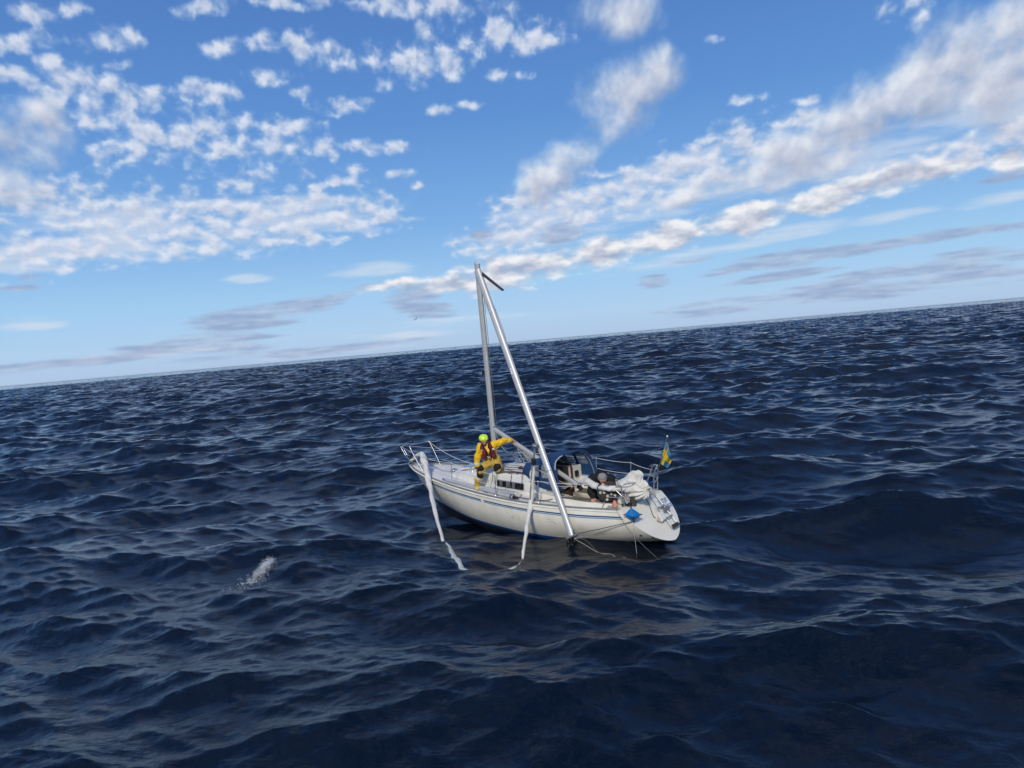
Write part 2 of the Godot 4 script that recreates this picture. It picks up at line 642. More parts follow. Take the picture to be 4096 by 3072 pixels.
# ---------------------------------------------------------------- mesh helpers
class Geo:
	var v := PackedVector3Array()
	var n := PackedVector3Array()
	var uv := PackedVector2Array()
	var idx := PackedInt32Array()

	func face(a: Vector3, b: Vector3, c: Vector3) -> void:
		var m := (c - a).cross(b - a).normalized()
		var o := v.size()
		for p in [a, b, c]:
			v.append(p)
			n.append(m)
			uv.append(Vector2(p.x, p.y))
		idx.append_array(PackedInt32Array([o, o + 1, o + 2]))

	func quad(a: Vector3, b: Vector3, c: Vector3, d: Vector3) -> void:
		face(a, b, c)
		face(a, c, d)

	# rows of points joined into a smooth skin
	func grid(rows: Array, closed := false, skip = null) -> void:
		var o := v.size()
		var h := rows.size()
		var w: int = rows[0].size()
		var acc := PackedVector3Array()
		acc.resize(w * h)
		var last := w if closed else w - 1
		var tri := PackedInt32Array()
		for i in h - 1:
			for j in last:
				var k := (j + 1) % w
				if skip != null and skip.call(i, j):
					continue
				var a: Vector3 = rows[i][j]
				var b: Vector3 = rows[i][k]
				var c: Vector3 = rows[i + 1][k]
				var d: Vector3 = rows[i + 1][j]
				var m1 := (c - a).cross(b - a)
				var m2 := (d - a).cross(c - a)
				acc[i * w + j] += m1 + m2
				acc[i * w + k] += m1
				acc[(i + 1) * w + k] += m1 + m2
				acc[(i + 1) * w + j] += m2
				if m1.length_squared() > 1e-16:
					tri.append_array(PackedInt32Array([o + i * w + j, o + i * w + k, o + (i + 1) * w + k]))
				if m2.length_squared() > 1e-16:
					tri.append_array(PackedInt32Array([o + i * w + j, o + (i + 1) * w + k, o + (i + 1) * w + j]))
		for i in h:
			for j in w:
				v.append(rows[i][j])
				var m := acc[i * w + j]
				n.append(m.normalized() if m.length_squared() > 1e-20 else Vector3.UP)
				uv.append(Vector2(float(j) / maxi(1, w - 1), float(i) / maxi(1, h - 1)))
		idx.append_array(tri)

	func fan(ring: PackedVector3Array, flip := false) -> void:
		var c := Vector3.ZERO
		for p in ring:
			c += p
		c /= ring.size()
		for i in ring.size():
			var a := ring[i]
			var b := ring[(i + 1) % ring.size()]
			if flip:
				face(c, b, a)
			else:
				face(c, a, b)

	func tube(path: Array, radius, sides := 8, caps := true, squash := 1.0, up := Vector3.ZERO) -> void:
		var rows := []
		var count := path.size()
		var t0: Vector3 = (path[1] - path[0]).normalized()
		var side := up if up != Vector3.ZERO else (Vector3.UP if absf(t0.y) < 0.9 else Vector3.RIGHT)
		side = (side - t0 * side.dot(t0)).normalized()
		for i in count:
			var t: Vector3
			if i == 0:
				t = path[1] - path[0]
			elif i == count - 1:
				t = path[i] - path[i - 1]
			else:
				t = (path[i + 1] - path[i]).normalized() + (path[i] - path[i - 1]).normalized()
			t = t.normalized()
			side = (side - t * side.dot(t)).normalized()
			var other := t.cross(side)
			var r: float = radius[i] if radius is Array or radius is PackedFloat32Array else radius
			var ring := PackedVector3Array()
			for j in sides:
				var a := TAU * j / sides
				ring.append(path[i] + (side * cos(a) + other * sin(a) * squash) * r)
			rows.append(ring)
		grid(rows, true)
		if caps:
			fan(rows[0])
			fan(rows[count - 1], true)

	func lathe(profile: Array, at: Vector3, basis := Basis(), sides := 16) -> void:
		var rows := []
		for p in profile:
			var ring := PackedVector3Array()
			for j in sides:
				var a := TAU * j / sides
				ring.append(at + basis * Vector3(p.x * cos(a), p.y, p.x * sin(a)))
			rows.append(ring)
		grid(rows, true)
		if profile[0].x > 0.0005:
			fan(rows[0])
		if profile[profile.size() - 1].x > 0.0005:
			fan(rows[rows.size() - 1], true)

	func blob(at: Vector3, r: Vector3, basis := Basis(), sides := 12) -> void:
		var rows := []
		for i in sides / 2 + 1:
			var t := PI * i / (sides / 2)
			var ring := PackedVector3Array()
			for j in sides:
				var a := TAU * j / sides
				ring.append(at + basis * Vector3(r.x * sin(t) * cos(a), r.y * cos(t), r.z * sin(t) * sin(a)))
			rows.append(ring)
		grid(rows, true)

	# an outline in the x-y plane of the basis, pushed along its z, with a chamfered rim
	func plate(outline: PackedVector2Array, depth: float, at: Vector3, basis := Basis(), bevel := 0.0) -> void:
		var c := Vector2.ZERO
		for p in outline:
			c += p
		c /= outline.size()
		var rings := []
		for s in [[0.0, bevel], [bevel, 0.0], [depth - bevel, 0.0], [depth, bevel]]:
			var ring := PackedVector3Array()
			for p in outline:
				var q: Vector2 = p - (p - c).normalized() * float(s[1])
				ring.append(at + basis * Vector3(q.x, q.y, s[0]))
			rings.append(ring)
		for i in 3:
			if bevel == 0.0 and i != 1:
				continue
			for j in outline.size():
				var k := (j + 1) % outline.size()
				quad(rings[i][j], rings[i][k], rings[i + 1][k], rings[i + 1][j])
		fan(rings[0])
		fan(rings[3], true)

	func box(at: Vector3, size: Vector3, basis := Basis(), bevel := 0.0) -> void:
		var h := size * 0.5
		var o := PackedVector2Array([Vector2(-h.x, -h.y), Vector2(h.x, -h.y), Vector2(h.x, h.y), Vector2(-h.x, h.y)])
		plate(o, size.z, at - basis.z * h.z, basis, bevel)

	func mesh(base := Vector3.ZERO) -> ArrayMesh:
		var p := v
		if base != Vector3.ZERO:
			p = v.duplicate()
			for i in p.size():
				p[i] -= base
		var arr := []
		arr.resize(Mesh.ARRAY_MAX)
		arr[Mesh.ARRAY_VERTEX] = p
		arr[Mesh.ARRAY_NORMAL] = n
		arr[Mesh.ARRAY_TEX_UV] = uv
		arr[Mesh.ARRAY_INDEX] = idx
		var am := ArrayMesh.new()
		am.add_surface_from_arrays(Mesh.PRIMITIVE_TRIANGLES, arr)
		return am

func rounded(w: float, h: float, r: float, steps := 4) -> PackedVector2Array:
	var out := PackedVector2Array()
	for q in 4:
		var c := Vector2((w * 0.5 - r) * [1, -1, -1, 1][q], (h * 0.5 - r) * [1, 1, -1, -1][q])
		for i in steps + 1:
			var a := PI * 0.5 * (q + float(i) / steps)
			out.append(c + Vector2(cos(a), sin(a)) * r)
	return out

# a smooth line through the points
func curve(points: Array, each := 6) -> Array:
	var out := []
	for i in points.size() - 1:
		var a: Vector3 = points[maxi(i - 1, 0)]
		var b: Vector3 = points[i]
		var c: Vector3 = points[i + 1]
		var d: Vector3 = points[mini(i + 2, points.size() - 1)]
		for k in each:
			out.append(b.cubic_interpolate(c, a, d, float(k) / each))
	out.append(points[points.size() - 1])
	return out

func table(x: float, keys: Array, column := 1) -> float:
	# smooth look-up in rows sorted by their first number
	var n := keys.size()
	if x <= keys[0][0]:
		return keys[0][column]
	if x >= keys[n - 1][0]:
		return keys[n - 1][column]
	for i in n - 1:
		if x <= keys[i + 1][0]:
			var t: float = (x - keys[i][0]) / (keys[i + 1][0] - keys[i][0])
			var m1: float = keys[i + 1][column] - keys[i][column]
			var d0 := m1
			var d1 := m1
			var w: float = keys[i + 1][0] - keys[i][0]
			if i > 0:
				d0 = (keys[i + 1][column] - keys[i - 1][column]) / (keys[i + 1][0] - keys[i - 1][0]) * w
			if i < n - 2:
				d1 = (keys[i + 2][column] - keys[i][column]) / (keys[i + 2][0] - keys[i][0]) * w
			var t2 := t * t
			var t3 := t2 * t
			return (2 * t3 - 3 * t2 + 1) * float(keys[i][column]) + (t3 - 2 * t2 + t) * d0 + (3 * t2 - 2 * t3) * float(keys[i + 1][column]) + (t3 - t2) * d1
	return keys[n - 1][column]

# ---------------------------------------------------------------- things and parts
var afloat := Transform3D()
var used_names := {}

func numbered(called: String) -> String:
	used_names[called] = used_names.get(called, -1) + 1
	return called if used_names[called] == 0 else "%s_%03d" % [called, used_names[called]]

# a thing aboard or beside the boat, its base given in the boat's own axes
func thing(called: String, label: String, category: String, base: Vector3, group := "") -> Node3D:
	var o := Node3D.new()
	o.name = numbered(called)
	add_child(o)
	o.transform = afloat * Transform3D(Basis(), base)
	o.set_meta("base", base)
	o.set_meta("label", label)
	o.set_meta("category", category)
	if group:
		o.set_meta("group", group)
	return o

func part(called: String, g: Geo, material: Material, parent: Node3D, label := "") -> MeshInstance3D:
	var root := parent
	while not root.has_meta("base"):
		root = root.get_parent()
	var o := MeshInstance3D.new()
	o.name = called
	o.mesh = g.mesh(root.get_meta("base"))
	o.material_override = material
	parent.add_child(o, true)
	if label:
		o.set_meta("label", label)
	return o

func tube_part(called: String, path: Array, radius, material: Material, parent: Node3D, sides := 8) -> MeshInstance3D:
	var g := Geo.new()
	g.tube(path, radius, sides)
	return part(called, g, material, parent)

# ---------------------------------------------------------------- materials
func noise_picture(seed_: int, frequency: float, octaves: int, low: Color, high: Color, size := 512, normal := 0.0) -> NoiseTexture2D:
	var n := FastNoiseLite.new()
	n.noise_type = FastNoiseLite.TYPE_SIMPLEX_SMOOTH
	n.seed = seed_
	n.frequency = frequency
	n.fractal_octaves = octaves
	var t := NoiseTexture2D.new()
	t.width = size
	t.height = size
	t.seamless = true
	t.noise = n
	if normal > 0.0:
		t.as_normal_map = true
		t.bump_strength = normal
	else:
		var r := Gradient.new()
		r.colors = PackedColorArray([low, high])
		r.offsets = PackedFloat32Array([0.25, 0.7])
		t.color_ramp = r
	return t

func paint(called: String, linear: Color, roughness: float, metal := 0.0) -> StandardMaterial3D:
	var m := StandardMaterial3D.new()
	m.resource_name = called
	m.albedo_color = linear.linear_to_srgb()
	m.roughness = roughness
	m.metallic = metal
	mats[called] = m
	return m

func textured(m: StandardMaterial3D, t: Texture2D, scale: float, bumps: Texture2D = null, depth := 1.0) -> void:
	m.uv1_triplanar = true
	m.uv1_scale = Vector3.ONE * scale
	m.albedo_texture = t
	if bumps:
		m.normal_enabled = true
		m.normal_texture = bumps
		m.normal_scale = depth

func make_materials() -> void:
	var dirt := noise_picture(31, 0.008, 6, Color(0.955, 0.95, 0.94), Color(1, 1, 1))
	var weave := noise_picture(32, 0.02, 4, Color(0.80, 0.80, 0.80), Color(1, 1, 1))
	var creases := noise_picture(33, 0.012, 4, Color.BLACK, Color.WHITE, 512, 9.0)
	var grain := noise_picture(34, 0.03, 5, Color(0.6, 0.58, 0.55), Color(1, 1, 1))
	var g := paint("gelcoat", Color(0.80, 0.765, 0.66), 0.32)
	textured(g, dirt, 0.55)
	g.clearcoat_enabled = true
	g.clearcoat = 0.25
	g.clearcoat_roughness = 0.15
	textured(paint("deck", Color(0.76, 0.75, 0.70), 0.6), dirt, 1.1)
	textured(paint("antifoul", Color(0.012, 0.016, 0.03), 0.55), weave, 1.0)
	var scuff := paint("scuff", Color(0.30, 0.28, 0.25), 0.6)
	scuff.transparency = BaseMaterial3D.TRANSPARENCY_ALPHA
	scuff.albedo_color.a = 0.3
	paint("boot_blue", Color(0.008, 0.085, 0.30), 0.35)
	paint("stripe_dark", Color(0.010, 0.075, 0.19), 0.4)
	paint("stripe_light", Color(0.04, 0.22, 0.40), 0.4)
	textured(paint("aluminium", Color(0.56, 0.565, 0.57), 0.42, 0.3), dirt, 0.8)
	textured(paint("toe_aluminium", Color(0.33, 0.35, 0.37), 0.5, 0.5), weave, 2.0)
	paint("steel", Color(0.66, 0.66, 0.65), 0.34, 0.8)
	paint("chrome", Color(0.80, 0.80, 0.80), 0.18, 0.9)
	paint("black_plastic", Color(0.012, 0.012, 0.014), 0.45)
	paint("dark_glass", Color(0.012, 0.011, 0.013), 0.08)
	textured(paint("curtain", Color(0.16, 0.15, 0.16), 0.9), weave, 4.0)
	textured(paint("hatch_glass", Color(0.045, 0.13, 0.25), 0.12), dirt, 1.5)
	textured(paint("canvas_blue", Color(0.005, 0.052, 0.165), 0.85), weave, 2.5, creases, 0.6)
	textured(paint("canvas_pale", Color(0.52, 0.52, 0.49), 0.85), weave, 2.5, creases, 0.4)
	textured(paint("sailcloth", Color(0.74, 0.72, 0.665), 0.7), dirt, 2.0, creases, 0.22)
	mats["sailcloth"].backlight_enabled = true
	mats["sailcloth"].backlight = Color(0.25, 0.25, 0.25)
	textured(paint("wet_sailcloth", Color(0.60, 0.68, 0.63), 0.35), weave, 2.0, creases, 0.4)
	textured(paint("teak", Color(0.20, 0.165, 0.125), 0.8), grain, 3.0)
	textured(paint("mahogany", Color(0.10, 0.028, 0.014), 0.45), grain, 3.0)
	textured(paint("rope_white", Color(0.62, 0.60, 0.54), 0.85), weave, 9.0)
	textured(paint("rope_grey", Color(0.20, 0.19, 0.17), 0.85), weave, 9.0)
	paint("rope_dark", Color(0.03, 0.032, 0.04), 0.8)
	textured(paint("rope_blue", Color(0.02, 0.035, 0.10), 0.8), weave, 9.0)
	textured(paint("rope_red", Color(0.16, 0.012, 0.015), 0.85), weave, 9.0)
	paint("lifeline_white", Color(0.70, 0.70, 0.68), 0.45)
	paint("interior", Color(0.17, 0.11, 0.065), 0.8)
	textured(paint("fender_blue", Color(0.006, 0.18, 0.50), 0.45), dirt, 3.0)
	textured(paint("flag_blue", Color(0.09, 0.28, 0.52), 0.85), weave, 5.0)
	textured(paint("flag_yellow", Color(0.86, 0.64, 0.02), 0.85), weave, 5.0)
	for k in ["flag_blue", "flag_yellow"]:
		mats[k].backlight_enabled = true
		mats[k].backlight = Color(0.4, 0.4, 0.4)
	paint("letter_blue", Color(0.035, 0.17, 0.44), 0.5)
	textured(paint("brown_cloth", Color(0.045, 0.038, 0.033), 0.9), weave, 4.0)
	paint("dot_cream", Color(0.48, 0.45, 0.38), 0.9)
	textured(paint("brown_roll", Color(0.075, 0.062, 0.047), 0.9), weave, 3.0)
	textured(paint("oilskin_yellow", Color(0.86, 0.53, 0.012), 0.55), dirt, 3.0, creases, 0.35)
	textured(paint("oilskin_trousers", Color(0.50, 0.33, 0.05), 0.65), dirt, 5.0, creases, 0.5)
	textured(paint("black_cloth", Color(0.006, 0.006, 0.0075), 0.85), weave, 4.0, creases, 0.4)
	textured(paint("vest_red", Color(0.20, 0.010, 0.018), 0.7), weave, 4.0, creases, 0.8)
	paint("reflective", Color(0.62, 0.64, 0.66), 0.4)
	var h := paint("helmet", Color(0.66, 0.90, 0.02), 0.3)
	h.clearcoat_enabled = true
	h.clearcoat = 0.5
	h.clearcoat_roughness = 0.1
	var s := paint("skin", Color(0.52, 0.24, 0.16), 0.5)
	s.subsurf_scatter_enabled = true
	s.subsurf_scatter_strength = 0.08
	textured(paint("grey_hair", Color(0.36, 0.36, 0.36), 0.75), grain, 14.0)
	paint("brown_hair", Color(0.05, 0.03, 0.02), 0.8)
	paint("gull_white", Color(0.35, 0.36, 0.38), 0.8)
	paint("foam_white", Color(0.72, 0.76, 0.78), 0.6)
	var vinyl := paint("vinyl", Color(0.30, 0.32, 0.35), 0.12)
	vinyl.transparency = BaseMaterial3D.TRANSPARENCY_ALPHA
	vinyl.albedo_color.a = 0.45
	vinyl.metallic_specular = 0.5

# ---------------------------------------------------------------- hull shape
const BEAM := [[-3.72, 0.795], [-2.5, 1.066], [-1.0, 1.184], [0.5, 1.096], [2.0, 0.874], [3.2, 0.591], [4.0, 0.31], [4.56, 0.015]]
const KEEL := [[0.0, 3.25, -0.30], [0.12, 2.6, -0.42], [0.25, 1.6, -0.52], [0.45, 0.0, -0.58], [0.65, -1.6, -0.48], [0.85, -3.35, -0.10], [1.0, -4.5, 0.12]]

func beam(x: float) -> float:
	return table(x, BEAM)

func sheer(x: float) -> float:
	if x > -1.2:
		return 0.882 + 0.169 * pow((x + 1.2) / 5.76, 1.8)
	return 0.882 - 0.008 * (x + 1.2)

func hull_x(u: float) -> float:
	return lerpf(4.56, -3.72, u)

# point of the port side (s = -1) or starboard side (s = 1) at station u and height y
func hull_point(u: float, y: float, s: float, proud := 0.0) -> Vector3:
	var xs := hull_x(u)
	var ys := sheer(xs)
	var xk := table(u, KEEL, 1)
	var yk := table(u, KEEL, 2)
	var t := clampf((ys - y) / (ys - yk), 0.0, 1.0)
	var full := smoothstep(0.0, 0.42, u)
	var p := lerpf(1.15, 2.7, full) - 0.35 * smoothstep(0.75, 1.0, u)
	var q := lerpf(1.0, 0.62, full)
	var b := beam(xs) * pow(maxf(0.0, 1.0 - pow(t, p)), q)
	b += 0.04 * sin(PI * minf(t * 1.6, 1.0)) * full * (1.0 - smoothstep(0.85, 1.0, u))
	return Vector3(lerpf(xs, xk, t), lerpf(ys, yk, t), s * (b + proud))

func hull_u(x: float) -> float:
	return (4.56 - x) / 8.28

func boot(u: float) -> float:
	return 0.005 + 0.03 * (1.0 - u) * (1.0 - u)

func hull_band(g: Geo, s: float, top: Callable, bottom: Callable, rows: int, u0 := 0.0, u1 := 1.0, stations := 56, proud := 0.0) -> void:
	var lines := []
	for i in stations + 1:
		var u := lerpf(u0, u1, float(i) / stations)
		var yk := table(u, KEEL, 2)
		var line := PackedVector3Array()
		for j in rows + 1:
			var f := 1.0 - pow(1.0 - float(j) / rows, 1.9) if rows > 4 else float(j) / rows
			var y := lerpf(maxf(top.call(u), yk), maxf(bottom.call(u), yk), f)
			line.append(hull_point(u, y, s, proud))
		lines.append(line)
	if s < 0:
		lines.reverse()
	g.grid(lines)

func deck_y(x: float, z: float) -> float:
	var b := maxf(beam(x), 0.05)
	return sheer(x) - 0.012 + 0.05 * b * (1.0 - (z / b) * (z / b))

# cabin trunk: half width at the roof's edge, and the height of that edge
const TRUNK := [[-1.5, 0.64, 1.375], [-0.8, 0.64, 1.355], [0.4, 0.60, 1.285], [1.2, 0.50, 1.19], [1.8, 0.41, 1.10], [2.25, 0.33, 1.00]]

func trunk_w(x: float) -> float:
	return table(x, TRUNK, 1)

func roof_y(x: float, z: float) -> float:
	var w := trunk_w(x)
	return table(x, TRUNK, 2) + 0.075 * (1.0 - (z / w) * (z / w))

func build_boat() -> Node3D:
	var boat := thing("sailboat", "white dismasted sailing yacht with blue sprayhood and broken mast", "sailboat", Vector3.ZERO)
	var gel: Material = mats.gelcoat
	var sheer_u := func(u): return sheer(hull_x(u))
	# hull
	var g := Geo.new()
	for s in [-1.0, 1.0]:
		hull_band(g, s, sheer_u, func(u): return boot(u) + 0.075, 26)
	# transom: a skin across the last station
	var rows := []
	for j in 27:
		var y := lerpf(sheer(-3.72), 0.12, 1.0 - pow(1.0 - j / 26.0, 1.9))
		var a := hull_point(1.0, y, -1.0)
		var b := hull_point(1.0, y, 1.0)
		var line := PackedVector3Array()
		for k in 9:
			var f := k / 8.0
			line.append(a.lerp(b, f) + Vector3(-0.012, 0.012, 0) * sin(PI * f) * (1.0 - j / 26.0))
		rows.append(line)
	var tg := Geo.new()
	tg.grid(rows)
	var hull := part("hull", g, gel, boat)
	var transom := part("transom", tg, gel, hull)
	g = Geo.new()
	for s in [-1.0, 1.0]:
		hull_band(g, s, func(u): return boot(u) - 0.012, func(_u): return -9.0, 10)
	part("underbody", g, mats.antifoul, hull)
	g = Geo.new()
	for s in [-1.0, 1.0]:
		hull_band(g, s, func(u): return boot(u) + 0.075, func(u): return boot(u) - 0.012, 2, 0.0, 0.93)
	part("boot_stripe", g, mats.boot_blue, hull)
	for s in [-1.0, 1.0]:
		for run in [[0.03, 0.055], [0.065, 0.50], [0.512, 0.985]]:
			g = Geo.new()
			hull_band(g, s, func(u): return sheer(hull_x(u)) - 0.125, func(u): return sheer(hull_x(u)) - 0.155, 1, run[0], run[1], 40, 0.003)
			part("cove_stripe", g, mats.stripe_dark, hull)
			if run[0] > 0.06:
				g = Geo.new()
				hull_band(g, s, func(u): return sheer(hull_x(u)) - 0.166, func(u): return sheer(hull_x(u)) - 0.186, 1, run[0] + 0.12 * float(run[0] < 0.1), run[1], 40, 0.003)
				part("cove_stripe", g, mats.stripe_light, hull)
	# rubbed grey scuffs on the topsides
	var rub := RandomNumberGenerator.new()
	rub.seed = 9
	for c in [[-0.56, 0.48], [-1.77, 0.53], [-2.10, 0.48]]:
		for k in 7:
			var x: float = c[0] + rub.randfn(0.0, 0.05)
			var y: float = c[1] + rub.randfn(0.0, 0.05)
			var half := rub.randf_range(0.012, 0.045)
			g = Geo.new()
			hull_band(g, -1.0, func(_u): return y + 0.008, func(_u): return y - 0.006, 1, hull_u(x + half), hull_u(x - half), 4, 0.002)
			part("scuff", g, mats.scuff, hull)
	# two drain holes low on the counter
	for d in [[0.972, 0.335], [0.992, 0.285]]:
		g = Geo.new()
		var at := hull_point(d[0], d[1], -1.0)
		var du := hull_point(d[0] + 0.004, d[1], -1.0) - at
		var dv := hull_point(d[0], d[1] + 0.02, -1.0) - at
		var out := du.cross(dv).normalized()
		if out.z > 0:
			out = -out
		g.lathe([Vector2(0.024, -0.004), Vector2(0.03, 0.003), Vector2(0.022, 0.004), Vector2(0.02, 0.001)], at, Basis(Quaternion(Vector3.UP, out)), 14)
		part("drain_outlet", g, mats.black_plastic, hull)
	# deck, cut open over the cockpit
	g = Geo.new()
	var stations := []
	for i in 61:
		stations.append(lerpf(4.54, -3.74, i / 60.0))
	var deck_rows := func(x0: float, x1: float, z0: Callable, z1: Callable, count: int) -> Array:
		var out := []
		for i in count + 1:
			var x := lerpf(x0, x1, float(i) / count)
			var line := PackedVector3Array()
			for k in 13:
				var z := lerpf(z0.call(x), z1.call(x), k / 12.0)
				line.append(Vector3(x, deck_y(x, z), z))
			out.append(line)
		return out
	g.grid(deck_rows.call(4.5, -1.5, func(x): return -beam(x) + 0.004, func(x): return beam(x) - 0.004, 50))
	g.grid(deck_rows.call(-1.5, -3.45, func(x): return -beam(x) + 0.004, func(_x): return -0.62, 16))
	g.grid(deck_rows.call(-1.5, -3.45, func(_x): return 0.62, func(x): return beam(x) - 0.004, 16))
	g.grid(deck_rows.call(-3.45, -3.74, func(x): return -beam(x) + 0.004, func(x): return beam(x) - 0.004, 4))
	var deck := part("deck", g, mats.deck, boat)
	# rail along the deck edge, in two runs, and the moulding under it
	for s in [-1.0, 1.0]:
		var path := []
		var mould := []
		for i in 57:
			var x := lerpf(4.45, -3.62, i / 56.0)
			path.append(Vector3(x, sheer(x) + 0.012, s * (beam(x) - 0.02)))
			mould.append(Vector3(x, sheer(x) - 0.03, s * (beam(x) + 0.004)))
		g = Geo.new()
		g.tube(path, 0.026, 6, true, 0.8)
		part("toe_rail", g, mats.toe_aluminium, deck)
		g = Geo.new()
		g.tube(mould, 0.02, 8)
		part("rub_moulding", g, gel, hull)
	build_trunk(boat)
	build_cockpit(boat)
	build_rails(boat)
	build_transom_gear(boat, transom)
	build_spars(boat)
	build_hood(boat)
	build_deck_gear(boat)
	return boat

func build_trunk(boat: Node3D) -> void:
	var g := Geo.new()
	var rows := []
	var xs := []
	for i in 45:
		xs.append(lerpf(2.32, -1.5, i / 44.0))
	for x in xs:
		var w := trunk_w(x)
		var line := PackedVector3Array()
		var low := deck_y(x, w) - 0.01
		var edge: float = table(x, TRUNK, 2)
		edge = maxf(edge, low + 0.012)
		var flare := 0.07 * clampf((edge - low) / 0.4, 0.0, 1.0)
		for s in [-1.0, 1.0]:
			var half := []
			half.append(Vector3(x, low, s * (w + flare + 0.012)))
			half.append(Vector3(x, low + 0.02, s * (w + flare)))
			half.append(Vector3(x, lerpf(low, edge, 0.5), s * (w + flare * 0.5)))
			half.append(Vector3(x, edge - 0.035, s * (w + flare * 0.06)))
			half.append(Vector3(x, edge - 0.008, s * (w - 0.012)))
			half.append(Vector3(x, edge + 0.008, s * (w - 0.045)))
			for k in [0.75, 0.55, 0.45, 0.25]:
				half.append(Vector3(x, maxf(roof_y(x, w * k), edge), s * w * k))
			if s > 0:
				half.reverse()
			for p in half:
				line.append(p)
		rows.append(line)
	# the hatchway is left open at the after end
	var open := func(i: int, j: int) -> bool:
		return xs[i] < -0.98 and j == 9
	g.grid(rows, false, open)
	# front slope
	var front: PackedVector3Array = rows[0]
	g.fan(front)
	var trunk := part("cabin_trunk", g, mats.deck, boat)
	# windows in the port and starboard sides, curtains behind the panes
	for s in [-1.0, 1.0]:
		for run in [[0.17, -0.79]]:
			var bx := Basis(Vector3(-1, 0, 0) * 1.0, Vector3.UP, Vector3(0, 0, 1) * -1.0)
			var xm: float = (run[0] + run[1]) * 0.5
			var w := trunk_w(xm) + 0.045
			var lean := Basis(Vector3(1, 0, 0), -s * 0.16)
			var turn := Basis(Vector3.UP, s * 0.03)
			var out := turn * lean * Basis(Vector3(1, 0, 0) * s, Vector3.UP, Vector3(0, 0, s))
			var at := Vector3(xm, 1.085, s * (w - 0.004))
			var f := Geo.new()
			f.plate(rounded(0.99, 0.205, 0.035), 0.016, at - out.z * 0.006, out, 0.004)
			var frame := part("cabin_window", f, mats.aluminium, trunk)
			f = Geo.new()
			f.plate(rounded(0.94, 0.155, 0.022), 0.004, at + out.z * 0.0105, out)
			part("pane", f, mats.dark_glass, frame)
			for c in [[-0.33, 0.10], [-0.06, 0.16], [0.12, 0.10]]:
				f = Geo.new()
				f.box(at + out * Vector3(c[0] * -s, 0, 0.0155), Vector3(c[1], 0.14, 0.002), out)
				part("curtain", f, mats.curtain, frame)
	# wooden hand rails on the roof
	for s in [-1.0, 1.0]:
		var hr := Geo.new()
		var path := []
		for i in 13:
			var x := lerpf(0.12, -0.86, i / 12.0)
			var z: float = s * (trunk_w(x) - 0.06)
			path.append(Vector3(x, roof_y(x, z) + 0.045 - 0.03 * pow(absf(i - 6.0) / 6.0, 6.0), z))
		hr.tube(path, 0.018, 6, true, 0.8)
		for x in [0.05, -0.22, -0.50, -0.78]:
			var z: float = s * (trunk_w(x) - 0.06)
			hr.box(Vector3(x, roof_y(x, z) + 0.02, z), Vector3(0.05, 0.05, 0.025))
		part("hand_rail", hr, mats.teak, trunk)
	# fore hatch
	var hb := Basis(Vector3(0, 0, 1), -0.13)
	var hat := Vector3(1.72, roof_y(1.72, 0) + 0.012, -0.03)
	var hb2 := hb * Basis(Vector3(1, 0, 0), -PI * 0.5)
	g = Geo.new()
	g.plate(rounded(0.56, 0.52, 0.05), 0.05, hat, hb2, 0.006)
	var hatch := part("fore_hatch", g, mats.deck, trunk)
	g = Geo.new()
	g.plate(rounded(0.49, 0.45, 0.04), 0.012, hat + hb2.z * 0.0505, hb2, 0.003)
	part("pane", g, mats.hatch_glass, hatch)
	# sliding hatch garage and its rails
	g = Geo.new()
	for s in [-1.0, 1.0]:
		g.box(Vector3(-0.9, roof_y(-0.9, 0.3) + 0.02, s * 0.30), Vector3(1.2, 0.045, 0.04), Basis(Vector3(0, 0, 1), -0.02))
	part("hatch_rail", g, mats.mahogany, trunk)
	g = Geo.new()
	g.box(Vector3(-0.72, roof_y(-0.72, 0) + 0.03, 0), Vector3(0.62, 0.035, 0.57), Basis(Vector3(0, 0, 1), -0.02), 0.008)
	part("sliding_hatch", g, mats.deck, trunk)
	# after bulkhead with the way down
	g = Geo.new()
	var bx0 := -1.5
	var profile := []
	for k in 13:
		var z := lerpf(-0.68, 0.68, k / 12.0)
		profile.append(Vector2(z, minf(roof_y(bx0, clampf(z, -0.62, 0.62)), 1.45) - 0.005))
	for k in 12:
		var a: Vector2 = profile[k]
		var b: Vector2 = profile[k + 1]
		var zm := (a.x + b.x) * 0.5
		if absf(zm) < 0.28:
			continue
		g.quad(Vector3(bx0, 0.45, a.x), Vector3(bx0, 0.45, b.x), Vector3(bx0, b.y, b.x), Vector3(bx0, a.y, a.x))
		g.quad(Vector3(bx0 + 0.03, a.y, a.x), Vector3(bx0 + 0.03, b.y, b.x), Vector3(bx0 + 0.03, 0.45, b.x), Vector3(bx0 + 0.03, 0.45, a.x))
	var bulk := part("after_bulkhead", g, gelcoat(), boat)
	for z in [-0.285, 0.285]:
		g = Geo.new()
		g.box(Vector3(bx0 - 0.012, 1.10, z), Vector3(0.05, 0.66, 0.035), Basis(), 0.005)
		part("door_post", g, mats.canvas_pale if z < 0 else mats.mahogany, bulk)
	g = Geo.new()
	g.box(Vector3(bx0 + 0.01, 0.66, 0), Vector3(0.03, 0.42, 0.54), Basis(), 0.004)
	part("washboard", g, mats.mahogany, bulk)
	g = Geo.new()
	g.box(Vector3(bx0 + 0.55, 0.85, 0), Vector3(0.02, 1.0, 1.2))
	g.box(Vector3(bx0 + 0.28, 0.42, 0), Vector3(0.55, 0.02, 1.2))
	part("cabin_interior", g, mats.interior, boat)
	# compass on the bulkhead
	g = Geo.new()
	var face := Basis(Vector3(0, 0, 1), PI * 0.5)
	g.box(Vector3(bx0 - 0.02, 1.19, 0.47), Vector3(0.03, 0.15, 0.12), Basis(), 0.012)
	var inst := part("instrument", g, mats.black_plastic, bulk)
	g = Geo.new()
